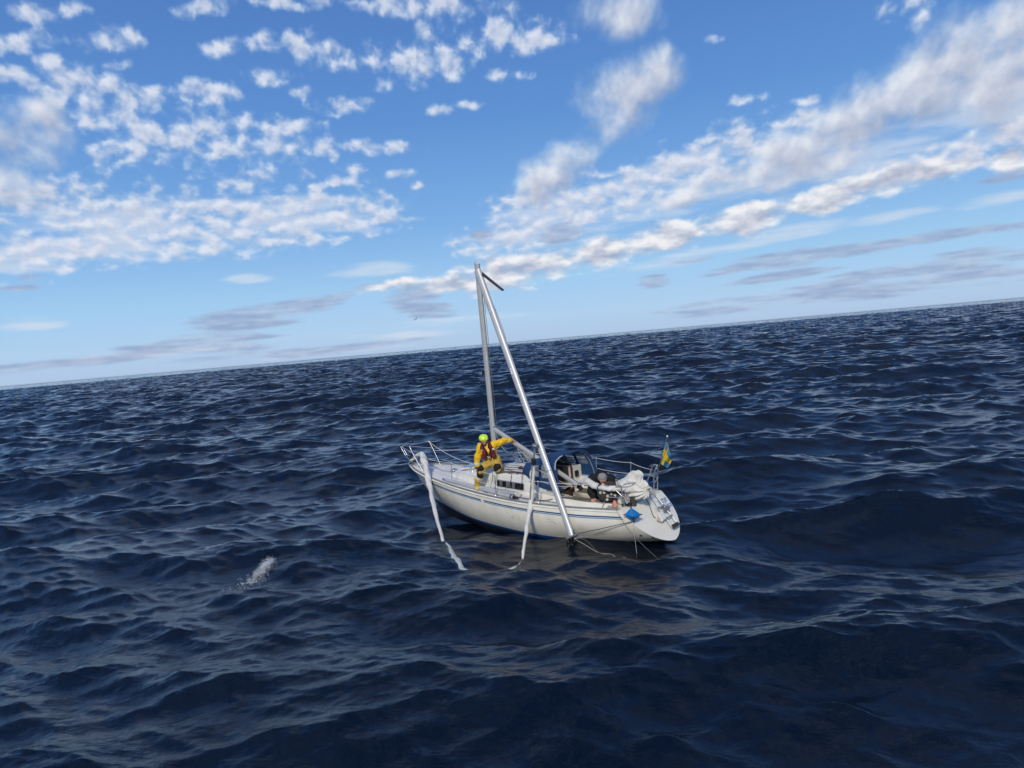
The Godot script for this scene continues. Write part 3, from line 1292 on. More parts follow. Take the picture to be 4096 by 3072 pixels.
	g.lathe([Vector2(0.045, 0.0), Vector2(0.045, 0.015), Vector2(0.0, 0.02)], Vector3(bx0 - 0.033, 1.19, 0.47), face, 16)
	part("dial", g, mats.dark_glass, inst)

func gelcoat() -> Material:
	return mats.gelcoat

func build_cockpit(boat: Node3D) -> void:
	var g := Geo.new()
	# well, seats and the inner faces up to the coamings
	var line := [Vector2(-0.62, 1.0), Vector2(-0.60, 0.78), Vector2(-0.30, 0.76), Vector2(-0.28, 0.45), Vector2(0.28, 0.45), Vector2(0.30, 0.76), Vector2(0.60, 0.78), Vector2(0.62, 1.05)]
	for i in line.size() - 1:
		var a: Vector2 = line[i]
		var b: Vector2 = line[i + 1]
		g.quad(Vector3(-1.5, a.y, a.x), Vector3(-1.5, b.y, b.x), Vector3(-3.45, b.y, b.x), Vector3(-3.45, a.y, a.x))
	g.quad(Vector3(-3.45, 0.45, -0.62), Vector3(-3.45, 0.45, 0.62), Vector3(-3.45, 0.94, 0.62), Vector3(-3.45, 0.94, -0.62))
	var well := part("cockpit_well", g, mats.gelcoat, boat)
	# coamings
	for s in [-1.0, 1.0]:
		g = Geo.new()
		var rows := []
		for i in 15:
			var x := lerpf(-1.42, -3.5, i / 14.0)
			var up := 0.115 + 0.05 * smoothstep(-2.2, -1.45, x) - 0.02 * smoothstep(-3.2, -3.5, x)
			var o: float = minf(0.88, beam(x) - 0.12)
			var y := deck_y(x, o)
			rows.append(PackedVector3Array([Vector3(x, y - 0.01, s * (o + 0.03)), Vector3(x, y + up - 0.02, s * (o + 0.005)), Vector3(x, y + up, s * (o - 0.02)), Vector3(x, y + up + 0.004, s * 0.64), Vector3(x, y + up - 0.015, s * 0.615), Vector3(x, 0.80, s * 0.607)]))
		g.grid(rows)
		for e in [0, 14]:
			g.fan(rows[e])
		var coam := part("coaming", g, mats.gelcoat, boat)
		# teak planks on top of it
		for k in 5:
			var p := Geo.new()
			var path := []
			for i in 11:
				var x := lerpf(-1.95, -3.46, i / 10.0)
				var o: float = minf(0.88, beam(x) - 0.12)
				var up := 0.115 + 0.05 * smoothstep(-2.2, -1.45, x) - 0.02 * smoothstep(-3.2, -3.5, x)
				path.append(Vector3(x, deck_y(x, o) + up + 0.008, s * lerpf(0.655, o - 0.04, k / 4.0)))
			p.tube(path, 0.017, 4, true, 0.55, Vector3.FORWARD)
			part("plank", p, mats.teak, coam)
	# seat planks
	for s in [-1.0, 1.0]:
		for k in 6:
			var p := Geo.new()
			p.box(Vector3(-2.5, 0.785, s * (0.335 + 0.048 * k)), Vector3(1.85, 0.014, 0.041), Basis(), 0.003)
			part("plank", p, mats.teak, well)
	# tiller
	tube_part("tiller", curve([Vector3(-3.5, 0.98, 0.02), Vector3(-3.1, 1.0, 0.05), Vector3(-2.4, 0.98, 0.12)]), 0.022, mats.teak, boat)
	# winches
	for w in [[Vector3(-1.99, 1.03, -0.655), 1.0], [Vector3(-2.2, 1.06, 0.78), 1.0], [Vector3(-1.28, roof_y(-1.28, 0.5), 0.50), 0.75]]:
		var at: Vector3 = w[0]
		var k: float = w[1]
		g = Geo.new()
		g.lathe([Vector2(0.06 * k, -0.02), Vector2(0.06 * k, 0.02), Vector2(0.042 * k, 0.035), Vector2(0.037 * k, 0.07), Vector2(0.05 * k, 0.10), Vector2(0.05 * k, 0.112), Vector2(0.0, 0.116)], at, Basis(), 18)
		var winch := part("winch", g, mats.steel if w[0].z > 0 else mats.black_plastic, boat)
		g = Geo.new()
		g.lathe([Vector2(0.056 * k, 0.108), Vector2(0.058 * k, 0.118), Vector2(0.03 * k, 0.126), Vector2(0.0, 0.127)], at, Basis(), 18)
		part("winch_cap", g, mats.black_plastic if w[0].z < 0 else mats.chrome, winch)

func build_rails(boat: Node3D) -> void:
	var st: Material = mats.steel
	# bow rail: a hoop across the foredeck and a nose that reaches past the stem
	var g := Geo.new()
	g.tube(curve([Vector3(3.55, 1.0, -0.33), Vector3(3.82, 1.42, -0.355), Vector3(3.96, 1.66, -0.36), Vector3(4.0, 1.72, -0.33), Vector3(4.01, 1.73, -0.25), Vector3(4.0, 1.71, 0.0), Vector3(3.99, 1.70, 0.25), Vector3(3.96, 1.68, 0.33), Vector3(3.92, 1.64, 0.36), Vector3(3.57, 1.0, 0.36)], 5), 0.0105, 8)
	var pulpit := part("bow_rail", g, st, boat)
	g = Geo.new()
	for s in [-1.0, 1.0]:
		g.tube([Vector3(3.86, 1.50, s * 0.355), Vector3(4.5, 1.55, s * 0.14), Vector3(4.86, 1.585, s * 0.035)], 0.0095, 8)
		g.tube([Vector3(4.86, 1.585, s * 0.035), Vector3(4.80, 1.47, s * 0.03), Vector3(4.68, 1.30, s * 0.03)], 0.0095, 8)
		g.tube([Vector3(4.70, 1.31, s * 0.03), Vector3(4.2, 1.18, s * 0.18), Vector3(3.70, 1.20, s * 0.335)], 0.0095, 8)
	part("nose_rail", g, st, pulpit)
	g = Geo.new()
	g.blob(Vector3(4.87, 1.585, 0), Vector3(0.035, 0.03, 0.05))
	part("bow_light", g, mats.black_plastic, pulpit)
	# stanchions
	var tops := {-1.0: [], 1.0: []}
	for s in [-1.0, 1.0]:
		for x in [1.82, -0.20, -1.61, -2.75]:
			if x < -2.0 and s < 0:
				continue
			var z: float = s * (beam(x) - 0.05)
			if x > 1.0:
				z = s * 0.74
			var foot := Vector3(x, deck_y(x, z), z)
			var top := Vector3(x - 0.06, foot.y + 0.555, z)
			g = Geo.new()
			g.tube([foot, foot.lerp(top, 0.5), top], 0.0125, 8)
			g.blob(top, Vector3(0.016, 0.02, 0.016), Basis(), 8)
			var stan := part("stanchion", g, st, boat)
			g = Geo.new()
			g.lathe([Vector2(0.05, 0.0), Vector2(0.05, 0.01), Vector2(0.024, 0.02), Vector2(0.02, 0.07), Vector2(0.0, 0.07)], foot, Basis(), 10)
			part("stanchion_foot", g, st, stan)
			tops[s].append(top)
	# guard lines, slack in places
	var port: Array = tops[-1.0]
	var star: Array = tops[1.0]
	var sag := func(a: Vector3, b: Vector3, d: float) -> Array:
		var out := []
		for i in 13:
			var t := i / 12.0
			out.append(a.lerp(b, t) - Vector3(0, d * 4.0 * t * (1.0 - t), 0))
		return out
	var runs := [
		[Vector3(3.86, 1.50, -0.355), port[0], 0.05], [port[0], Vector3(0.52, 1.43, -0.93), 0.02], [Vector3(0.52, 1.43, -0.93), port[1], -0.01], [port[1], port[2], 0.03], [port[2], Vector3(-3.16, 1.42, -0.77), 0.02],
		[Vector3(3.70, 1.20, -0.335), port[0] - Vector3(0, 0.27, 0), 0.01], [port[0] - Vector3(0, 0.27, 0), port[1] - Vector3(0, 0.27, 0), 0.02], [port[1] - Vector3(0, 0.27, 0), port[2] - Vector3(0, 0.27, 0), 0.02],
		[Vector3(3.93, 1.66, 0.36), star[0] - Vector3(0.1, 0.42, 0), 0.22], [Vector3(3.82, 1.42, 0.36), star[0], -0.01], [star[0], star[1], 0.03], [star[0] - Vector3(0.1, 0.42, 0), star[1] - Vector3(0, 0.27, 0), 0.01],
		[star[1], star[2], 0.02], [star[2], star[3], 0.02], [star[3], Vector3(-3.55, 1.38, 0.78), 0.02], [star[2] - Vector3(0, 0.27, 0), star[3] - Vector3(0, 0.27, 0), 0.02]]
	for r in runs:
		tube_part("guard_line", sag.call(r[0], r[1], r[2]), 0.0062, mats.lifeline_white, boat, 6)
	# stern rail, port part
	g = Geo.new()
	g.tube(curve([Vector3(-3.23, 0.90, -0.82), Vector3(-3.33, 1.15, -0.77), Vector3(-3.42, 1.34, -0.74), Vector3(-3.44, 1.40, -0.74)]), 0.0135)
	g.tube([Vector3(-3.68, 0.90, -0.60), Vector3(-3.70, 1.2, -0.66), Vector3(-3.72, 1.45, -0.72)], 0.0135)
	g.tube(curve([Vector3(-3.33, 1.15, -0.775), Vector3(-3.5, 1.17, -0.77), Vector3(-3.68, 1.18, -0.76), Vector3(-3.78, 1.21, -0.72)]), 0.012)
	g.tube(curve([Vector3(-3.10, 1.415, -0.775), Vector3(-3.30, 1.43, -0.775), Vector3(-3.45, 1.40, -0.77), Vector3(-3.60, 1.41, -0.76), Vector3(-3.76, 1.46, -0.72), Vector3(-3.84, 1.46, -0.55), Vector3(-3.88, 1.42, -0.3)]), 0.0135)
	g.tube([Vector3(-3.50, 1.41, -0.765), Vector3(-3.72, 1.22, -0.72)], 0.012)
	part("stern_rail", g, st, boat)
	# stern rail, starboard part
	g = Geo.new()
	g.tube(curve([Vector3(-3.71, 0.90, 0.51), Vector3(-3.74, 1.25, 0.51), Vector3(-3.79, 1.46, 0.51), Vector3(-3.82, 1.51, 0.53), Vector3(-3.80, 1.55, 0.62), Vector3(-3.74, 1.52, 0.71), Vector3(-3.70, 1.40, 0.745), Vector3(-3.65, 0.90, 0.75)]), 0.0135)
	g.tube(curve([Vector3(-3.80, 1.55, 0.60), Vector3(-3.70, 1.53, 0.70), Vector3(-3.58, 1.50, 0.76), Vector3(-3.50, 1.34, 0.765), Vector3(-3.36, 1.06, 0.77), Vector3(-3.34, 0.92, 0.77)]), 0.0135)
	g.tube([Vector3(-3.70, 1.23, 0.75), Vector3(-3.46, 1.24, 0.765)], 0.011)
	g.tube([Vector3(-3.725, 1.14, 0.51), Vector3(-3.69, 1.21, 0.75)], 0.011)
	for i in 4:
		g.tube([Vector3(-3.72 + 0.05 * i, 1.53, 0.69 + 0.018 * i), Vector3(-3.62 + 0.05 * i, 1.46, 0.72 + 0.012 * i)], 0.005, 6)
	part("stern_rail", g, st, boat)

func build_transom_gear(boat: Node3D, transom: Node3D) -> void:
	# the transom leans: x runs to starboard, y up its face, z out of it
	var tb := Basis(Vector3(0, 0, 1), Vector3(0.7071, 0.7071, 0), Vector3(-0.7071, 0.7071, 0))
	var spot := func(x: float, z: float, out: float) -> Vector3:
		var y := 0.90 + (x + 3.72)
		return Vector3(x, y, z) + tb.z * out
	var g := Geo.new()
	var a: Vector3 = spot.call(-3.70, 0.20, 0.12)
	for zz in [[0.215, 0.075], [0.385, 0.305]]:
		g.tube(curve([spot.call(-3.71, zz[0], 0.03), spot.call(-3.74, zz[0], 0.085), spot.call(-3.80, lerpf(zz[0], zz[1], 0.12), 0.10), spot.call(-4.05, lerpf(zz[0], zz[1], 0.55), 0.095), spot.call(-4.33, zz[1], 0.09)]), 0.0135)
	var ladder := part("boarding_ladder", g, mats.steel, boat)
	for k in [[-3.97, 0.42], [-4.17, 0.77]]:
		g = Geo.new()
		var l: Vector3 = spot.call(k[0], lerpf(0.215, 0.075, k[1]), 0.10)
		var r: Vector3 = spot.call(k[0], lerpf(0.385, 0.305, k[1]), 0.10)
		g.tube([l, r], 0.014)
		for e in [l, r]:
			g.box(e, Vector3(0.035, 0.05, 0.045), tb, 0.006)
		part("hinge_bar", g, mats.toe_aluminium, ladder)
	for k in [[-4.04, 0.55, 0.13], [-4.33, 1.0, 0.10]]:
		g = Geo.new()
		var zc := (lerpf(0.215, 0.075, k[1]) + lerpf(0.385, 0.305, k[1])) * 0.5 + (0.06 if k[0] > -4.2 else 0.0)
		g.plate(rounded(0.26 if k[0] < -4.2 else 0.22, 0.085, 0.02), 0.03, spot.call(k[0], zc, k[2]), tb, 0.006)
		part("tread", g, mats.rope_grey if k[0] > -4.2 else mats.brown_cloth, ladder)
	# name on the transom
	for w in [["carpe", -3.87, 0.545, 0.15], ["centrum", -3.985, 0.545, 0.125]]:
		var tm := TextMesh.new()
		tm.text = w[0]
		var font := SystemFont.new()
		font.font_names = PackedStringArray(["Droid Serif"])
		font.font_italic = true
		tm.font = font
		tm.font_size = 48
		tm.pixel_size = w[3] / 48.0
		tm.depth = 0.002
		tm.curve_step = 0.6
		var o := MeshInstance3D.new()
		o.name = "lettering"
		o.mesh = tm
		o.material_override = mats.letter_blue
		o.transform = Transform3D(tb * Basis.from_scale(Vector3(0.86, 1.25, 1.0)), spot.call(w[1], w[2], 0.016))
		transom.add_child(o, true)
	# chrome mushroom vent on the after deck
	g = Geo.new()
	g.lathe([Vector2(0.075, 0.0), Vector2(0.05, 0.015), Vector2(0.05, 0.035), Vector2(0.078, 0.04), Vector2(0.07, 0.075), Vector2(0.04, 0.10), Vector2(0.0, 0.108)], Vector3(-3.66, deck_y(-3.66, 0.34), 0.34), Basis(), 20)
	part("stern_vent", g, mats.chrome, boat)
	# fairlead and cleat by the port quarter
	g = Geo.new()
	g.box(Vector3(-3.50, sheer(-3.5) + 0.03, -0.79), Vector3(0.30, 0.03, 0.05), Basis(Vector3.UP, 0.25), 0.008)
	g.tube([Vector3(-3.62, sheer(-3.5) + 0.07, -0.77), Vector3(-3.38, sheer(-3.5) + 0.07, -0.80)], 0.016)
	part("mooring_cleat", g, mats.aluminium, boat)

func oval(g: Geo, path: Array, r0: float, r1: float, squash: float, up: Vector3) -> void:
	var radii := []
	for i in path.size():
		radii.append(lerpf(r0, r1, float(i) / (path.size() - 1)))
	g.tube(path, radii, 20, true, squash, up)

func build_spars(boat: Node3D) -> void:
	# standing lower mast
	var foot := Vector3(0.82, 1.30, 0.0)
	var top := Vector3(0.625, 6.60, 0.0)
	var g := Geo.new()
	var path := []
	for i in 9:
		path.append(foot.lerp(top, i / 8.0))
	oval(g, path, 0.082, 0.082, 0.72, Vector3(1, 0, 0))
	var mast := part("lower_mast", g, mats.aluminium, boat)
	g = Geo.new()
	var back := Vector3(-0.086, 0, 0)
	g.tube([foot + back + Vector3(0, 0.3, 0), top + back], 0.012, 6)
	part("sail_track", g, mats.toe_aluminium, mast)
	# torn upper end
	g = Geo.new()
	var dir := (top - foot).normalized()
	for k in [[0.07, 0.03, 0.13], [0.03, -0.055, 0.07], [-0.06, 0.02, 0.12], [-0.07, -0.03, 0.05]]:
		g = Geo.new()
		var b := top + Vector3(k[0], -0.02, k[1])
		g.plate(PackedVector2Array([Vector2(-0.025, 0), Vector2(0.025, 0), Vector2(0.012, k[2]), Vector2(-0.01, k[2] * 0.7)]), 0.006, b, Basis(Vector3.UP, k[0] * 12.0))
		part("torn_edge", g, mats.aluminium, mast)
	g = Geo.new()
	g.lathe([Vector2(0.13, -0.01), Vector2(0.13, 0.02), Vector2(0.10, 0.05), Vector2(0.09, 0.06), Vector2(0.0, 0.06)], Vector3(0.82, roof_y(0.82, 0) + 0.0, 0), Basis(), 18)
	part("mast_step", g, mats.toe_aluminium, mast)
	g = Geo.new()
	g.box(Vector3(0.86, 3.80, 0.0), Vector3(0.09, 0.12, 0.08), Basis(), 0.02)
	g.blob(Vector3(0.89, 3.83, 0.0), Vector3(0.045, 0.05, 0.04))
	part("steaming_light", g, mats.black_plastic, mast)
	for h in [2.62, 2.42]:
		g = Geo.new()
		g.lathe([Vector2(0.03, 0.0), Vector2(0.022, 0.03), Vector2(0.03, 0.06), Vector2(0.0, 0.062)], foot.lerp(top, (h - 1.3) / 5.3) + Vector3(0.08, 0, 0.0), Basis(Vector3(0, 0, 1), -PI * 0.5), 12)
		part("halyard_winch", g, mats.toe_aluminium, mast)
	# boom, fallen into the cockpit
	var a := Vector3(0.70, 2.30, -0.01)
	var b := Vector3(-2.28, 1.215, -0.42)
	g = Geo.new()
	path = []
	for i in 5:
		path.append(a.lerp(b, i / 4.0))
	oval(g, path, 0.068, 0.062, 0.72, Vector3.UP)
	var boom := part("boom", g, mats.aluminium, boat)
	g = Geo.new()
	g.tube([a + Vector3(0, 0.068, 0), b + Vector3(0, 0.062, 0)], 0.013, 6)
	part("sail_track", g, mats.toe_aluminium, boom)
	g = Geo.new()
	g.box(Vector3(0.735, 2.33, 0), Vector3(0.10, 0.12, 0.07), Basis(Vector3(0, 0, 1), 0.35), 0.012)
	part("gooseneck", g, mats.black_plastic, boom)
	g = Geo.new()
	var be := (b - a).normalized()
	g.box(b + be * 0.03, Vector3(0.06, 0.13, 0.10), Basis(Vector3(0, 0, 1), 0.35), 0.015)
	g.lathe([Vector2(0.0, -0.04), Vector2(0.05, -0.03), Vector2(0.04, 0.0), Vector2(0.05, 0.03), Vector2(0.0, 0.04)], b + be * 0.10 + Vector3(0, -0.02, -0.02), Basis(Vector3(1, 0, 0), 1.2), 12)
	part("end_fitting", g, mats.black_plastic, boom)

func build_hood(boat: Node3D) -> void:
	# hoops from the roof back to the cockpit: base x, base y, half width, top x, top y
	var hoops := [[-0.78, 1.375, 0.60, -0.60, 1.455], [-0.90, 1.36, 0.66, -0.74, 1.66], [-1.15, 1.22, 0.70, -0.98, 1.73], [-1.45, 1.125, 0.71, -1.35, 1.80], [-1.98, 1.115, 0.71, -1.74, 1.83]]
	var rows := []
	var along := 20
	var around := 28
	for i in along + 1:
		var f := float(i) / along * (hoops.size() - 1)
		var k := mini(int(f), hoops.size() - 2)
		var t := f - k
		var h := []
		for c in 5:
			var p0: float = hoops[maxi(k - 1, 0)][c]
			var p1: float = hoops[k][c]
			var p2: float = hoops[k + 1][c]
			var p3: float = hoops[mini(k + 2, hoops.size() - 1)][c]
			h.append(cubic_interpolate(p1, p2, p0, p3, t))
		var ring := PackedVector3Array()
		for j in around + 1:
			var a := PI * j / around
			var cz := -cos(a)
			var sy := sin(a)
			var z: float = h[2] * signf(cz) * pow(absf(cz), 0.46)
			var up := pow(sy, 0.62)
			var wob := 0.008 * sin(j * 1.7 + i * 0.9)
			ring.append(Vector3(lerpf(h[0], h[3], pow(up, 1.3)), lerpf(h[1], h[4], up) + wob * sy, z))
		rows.append(ring)
	var pane_at := func(i: int, j: int) -> bool:
		var side: bool = (j >= 2 and j <= 6) or (j >= around - 7 and j <= around - 3)
		var front: bool = j >= 9 and j <= around - 10
		return (side and i >= 10 and i <= 17 and not i == 14) or (front and i >= 4 and i <= 8)
	var g := Geo.new()
	g.grid(rows, false, pane_at)
	# the cloth has two faces a little apart
	var inner := []
	for i in rows.size():
		var ring := PackedVector3Array()
		for p in rows[i]:
			ring.append(Vector3(p.x, p.y - 0.006, p.z * 0.992))
		inner.append(ring)
	g.grid(inner, false, pane_at)
	var hood := part("sprayhood", g, mats.canvas_blue, boat)
	for r in [[2, 7, 10, 18], [around - 7, around - 2, 10, 18], [9, around - 9, 4, 9]]:
		var w := Geo.new()
		var sub := []
		for i in range(r[2], r[3] + 1):
			sub.append(rows[i].slice(r[0], r[1] + 1))
		w.grid(sub)
		part("hood_window", w, mats.vinyl, hood)
	# bound after edge, pale where it has faded, and the frame
	var aft: PackedVector3Array = rows[along]
	var left := []
	var right := []
	for j in around + 1:
		if j <= 17:
			left.append(aft[j])
		if j >= 17:
			right.append(aft[j])
	tube_part("faded_binding", left.slice(5, 14), 0.015, mats.canvas_pale, hood)
	tube_part("binding", left.slice(13), 0.018, mats.canvas_blue, hood)
	tube_part("binding", left.slice(0, 6), 0.022, mats.canvas_blue, hood)
	tube_part("binding", right, 0.026, mats.canvas_blue, hood)
	for i in [along - 1, 9]:
		var path := []
		for p in inner[i]:
			path.append(p - Vector3(0, 0.016, 0))
		tube_part("hood_frame", path, 0.0115, mats.steel, hood)
	# straps holding the hood back
	tube_part("strap", [aft[7], Vector3(-1.55, 1.18, -0.62)], 0.006, mats.rope_dark, hood, 6)
	tube_part("strap", [aft[21], Vector3(-1.62, 1.35, 0.58)], 0.006, mats.rope_dark, hood, 6)

func build_deck_gear(boat: Node3D) -> void:
	# mushroom vents on the foredeck and the roof
	var g: Geo
	for at in [Vector3(2.60, deck_y(2.6, 0.03), 0.03), Vector3(0.28, roof_y(0.28, 0.28), 0.28)]:
		g = Geo.new()
		g.lathe([Vector2(0.10, 0.0), Vector2(0.07, 0.015), Vector2(0.07, 0.03), Vector2(0.11, 0.033), Vector2(0.10, 0.055), Vector2(0.06, 0.08), Vector2(0.0, 0.088)], at, Basis(), 22)
		part("deck_vent", g, mats.chrome, boat)
	# furling drum at the stem
	g = Geo.new()
	var lean := Basis(Vector3(0, 0, 1), -0.35)
	g.lathe([Vector2(0.03, 0.0), Vector2(0.10, 0.01), Vector2(0.11, 0.03), Vector2(0.06, 0.05), Vector2(0.06, 0.13), Vector2(0.11, 0.15), Vector2(0.10, 0.17), Vector2(0.03, 0.19), Vector2(0.02, 0.26), Vector2(0.0, 0.26)], Vector3(4.40, 1.09, 0.0), lean, 18)
	var drum := part("furling_drum", g, mats.black_plastic, boat)
	g = Geo.new()
	g.lathe([Vector2(0.064, 0.055), Vector2(0.078, 0.07), Vector2(0.078, 0.115), Vector2(0.064, 0.128)], Vector3(4.40, 1.09, 0.0), lean, 18)
	part("furling_line_coil", g, mats.rope_white, drum)
	g = Geo.new()
	g.box(Vector3(4.40, sheer(4.4) + 0.03, 0), Vector3(0.30, 0.05, 0.12), Basis(Vector3(0, 0, 1), 0.06), 0.01)
	g.box(Vector3(4.56, 1.03, 0), Vector3(0.06, 0.12, 0.07), Basis(Vector3(0, 0, 1), -0.4), 0.01)
	part("stem_fitting", g, mats.steel, boat)
	# anchor roller cleat and bow cleats
	for s in [-1.0, 1.0]:
		g = Geo.new()
		var at := Vector3(3.85, deck_y(3.85, s * 0.17) + 0.02, s * 0.17)
		g.tube([at + Vector3(-0.10, 0.03, 0), at + Vector3(0.10, 0.03, 0)], 0.013)
		g.box(at, Vector3(0.07, 0.06, 0.03))
		part("bow_cleat", g, mats.steel, boat)
	# bolts along the starboard rail
	for i in 9:
		var x := lerpf(3.3, 1.2, i / 8.0)
		g = Geo.new()
		g.lathe([Vector2(0.012, 0.0), Vector2(0.010, 0.008), Vector2(0.0, 0.009)], Vector3(x, sheer(x) + 0.034, beam(x) - 0.03), Basis(), 8)
		part("rail_bolt", g, mats.black_plastic, boat)
	# hoop beside the mast
	g = Geo.new()
	g.tube(curve([Vector3(1.49, 0.93, -0.50), Vector3(1.50, 1.15, -0.41), Vector3(1.50, 1.25, -0.37), Vector3(1.45, 1.285, -0.36), Vector3(1.40, 1.285, -0.36), Vector3(1.35, 1.25, -0.38), Vector3(1.32, 1.15, -0.42), Vector3(1.24, 0.93, -0.54)]), 0.0135)
	g.box(Vector3(1.38, 0.935, -0.52), Vector3(0.5, 0.02, 0.035), Basis(Vector3.UP, 0.15), 0.004)
	part("mast_hoop", g, mats.steel, boat)
	# genoa track along the side deck
	for s in [-1.0, 1.0]:
		var path := []
		for i in 9:
			var x := lerpf(-0.3, -2.1, i / 8.0)
			path.append(Vector3(x, deck_y(x, 0.93) + 0.012, s * 0.93))
		tube_part("sheet_track", path, 0.013, mats.toe_aluminium, boat, 4)
	# red bag and coiled ropes under the hood
	g = Geo.new()
	g.blob(Vector3(-0.95, roof_y(-0.95, 0.42) + 0.05, 0.45), Vector3(0.13, 0.07, 0.10))
	g.blob(Vector3(-1.02, roof_y(-0.95, 0.42) + 0.06, 0.38), Vector3(0.08, 0.06, 0.08))
	part("rope_bag", g, mats.rope_red, boat)
	var r := RandomNumberGenerator.new()
	r.seed = 77
	for k in 3:
		var path := []
		var c := Vector3(-1.12 - 0.12 * k, roof_y(-1.2, 0.45) + 0.03, 0.44 + 0.03 * k)
		for i in 90:
			var a := i * 0.5 + r.randf() * 0.3
			var rad := 0.09 + 0.03 * sin(i * 0.31 + k)
			path.append(c + Vector3(cos(a) * rad, 0.03 + 0.035 * sin(i * 0.23) + 0.0003 * i, sin(a) * rad * 0.8))
		tube_part("rope_coil", curve(path, 2), 0.0075, mats.rope_white if k != 1 else mats.rope_grey, boat, 5)

# ---------------------------------------------------------------- things on and beside the boat
func build_broken_mast() -> void:
	var top := Vector3(0.50, 6.43, -0.13)
	var low := Vector3(-2.66, 0.34, -1.27)
	var o := thing("broken_mast_top", "long bright aluminium upper mast folded down over the port side, its head near the water", "mast", low)
	var g := Geo.new()
	var path := []
	for i in 15:
		path.append(top.lerp(low, i / 14.0))
	var along := (low - top).normalized()
	var across := Vector3(0.3, 0.2, 1.0)
	across = (across - along * across.dot(along)).normalized()
	oval(g, path, 0.098, 0.078, 0.74, along.cross(across))
	var spar := part("spar", g, mats.aluminium, o)
	# sail groove and a dark luff rope along the edge that faces aft
	var edge := along.cross(across) * 0.092
	for s in [-1.0, 1.0]:
		var line := []
		for i in 15:
			line.append(path[i] + edge * s * lerpf(1.0, 0.80, i / 14.0))
		tube_part("sail_track", line, 0.011, mats.toe_aluminium, spar, 6)
	g = Geo.new()
	var band := top.lerp(low, 0.78)
	oval(g, [band - along * 0.008, band + along * 0.008], 0.088, 0.088, 0.76, along.cross(across))
	part("band", g, mats.toe_aluminium, spar)
	# torn end by the break
	for k in [[0.05, 0.10], [-0.04, 0.14], [0.0, 0.07]]:
		g = Geo.new()
		g.plate(PackedVector2Array([Vector2(-0.03, 0), Vector2(0.03, 0), Vector2(0.01, k[1]), Vector2(-0.015, k[1] * 0.6)]), 0.006, top + across * k[0] * 1.2, Basis(across, -along, across.cross(-along).normalized()))
		part("torn_edge", g, mats.aluminium, spar)
	# spreader left hanging from the break
	g = Geo.new()
	g.tube([top + Vector3(-0.02, -0.02, 0.02), Vector3(-0.42, 5.86, -0.24)], [0.05, 0.036], 10, true, 0.3, Vector3(0, 0.5, 1))
	part("spreader", g, mats.rope_dark, o)
	# masthead
	var right := across
	g = Geo.new()
	g.box(low + along * 0.02, Vector3(0.30, 0.03, 0.11), Basis(along.cross(right), along, right).orthonormalized(), 0.006)
	g.plate(PackedVector2Array([Vector2(0.02, -0.02), Vector2(0.34, -0.06), Vector2(0.36, -0.11), Vector2(0.04, -0.10)]), 0.01, low, Basis(Vector3(-0.8, 0.25, 0.4).normalized(), Vector3.UP, Vector3(0.4, 0, 0.9)).orthonormalized())
	part("masthead_plate", g, mats.toe_aluminium, o)
	g = Geo.new()
	for k in [Vector3(0.04, -0.09, 0.0), Vector3(-0.04, -0.14, 0.02), Vector3(0.10, -0.16, -0.02), Vector3(0.02, -0.22, 0.0)]:
		g.lathe([Vector2(0.0, -0.022), Vector2(0.045, -0.02), Vector2(0.032, 0.0), Vector2(0.045, 0.02), Vector2(0.0, 0.022)], low + k, Basis(Vector3(1, 0.3, 0).normalized(), 1.3), 12)
	g.tube([low + Vector3(0.0, -0.02, 0), low + Vector3(0.14, -0.20, -0.03), low + Vector3(0.16, -0.26, -0.03)], 0.012, 6)
	part("sheaves", g, mats.black_plastic, o)
	g = Geo.new()
	g.tube([low + Vector3(-0.1, 0.07, -0.05), low + Vector3(-0.12, 0.20, -0.06)], 0.018, 8)
	part("fitting", g, mats.steel, o)
	g = Geo.new()
	g.tube([low.lerp(top, 0.60) + across * -0.075, low.lerp(top, 0.575) + across * -0.085], 0.014, 8)
	part("fitting", g, mats.steel, o)
	# thin wires hanging along the spar
	tube_part("wire", curve([top + Vector3(-0.06, -0.05, -0.05), Vector3(-0.35, 5.0, -0.35), Vector3(-0.95, 3.6, -0.72), Vector3(-1.2, 3.1, -0.80)]), 0.004, mats.rope_dark, o, 5)

func twisted(path: Array, radii: Array, turns: float, folds := 3) -> Geo:
	# cloth rolled into a rope: folds wind round it
	var g := Geo.new()
	var rows := []
	var side := Vector3(0.2, 0.1, 1.0)
	for i in path.size():
		var t: Vector3 = (path[mini(i + 1, path.size() - 1)] - path[maxi(i - 1, 0)]).normalized()
		side = (side - t * side.dot(t)).normalized()
		var other := t.cross(side)
		var ring := PackedVector3Array()
		var s := float(i) / (path.size() - 1)
		for j in 24:
			var a := TAU * j / 24.0
			var r: float = radii[i] * (1.0 + 0.34 * pow(absf(sin(a * folds * 0.5 + s * turns * TAU)), 0.6) - 0.24 + 0.10 * sin(a * 2.0 - s * 31.0) + 0.08 * sin(s * 53.0 + a))
			ring.append(path[i] + (side * cos(a) + other * sin(a)) * r)
		rows.append(ring)
	g.grid(rows, true)
	g.fan(rows[0])
	g.fan(rows[rows.size() - 1], true)
	return g

func radii_along(n: int, keys: Array) -> Array:
	var out := []
	for i in n:
		out.append(table(float(i) / (n - 1), keys))
	return out

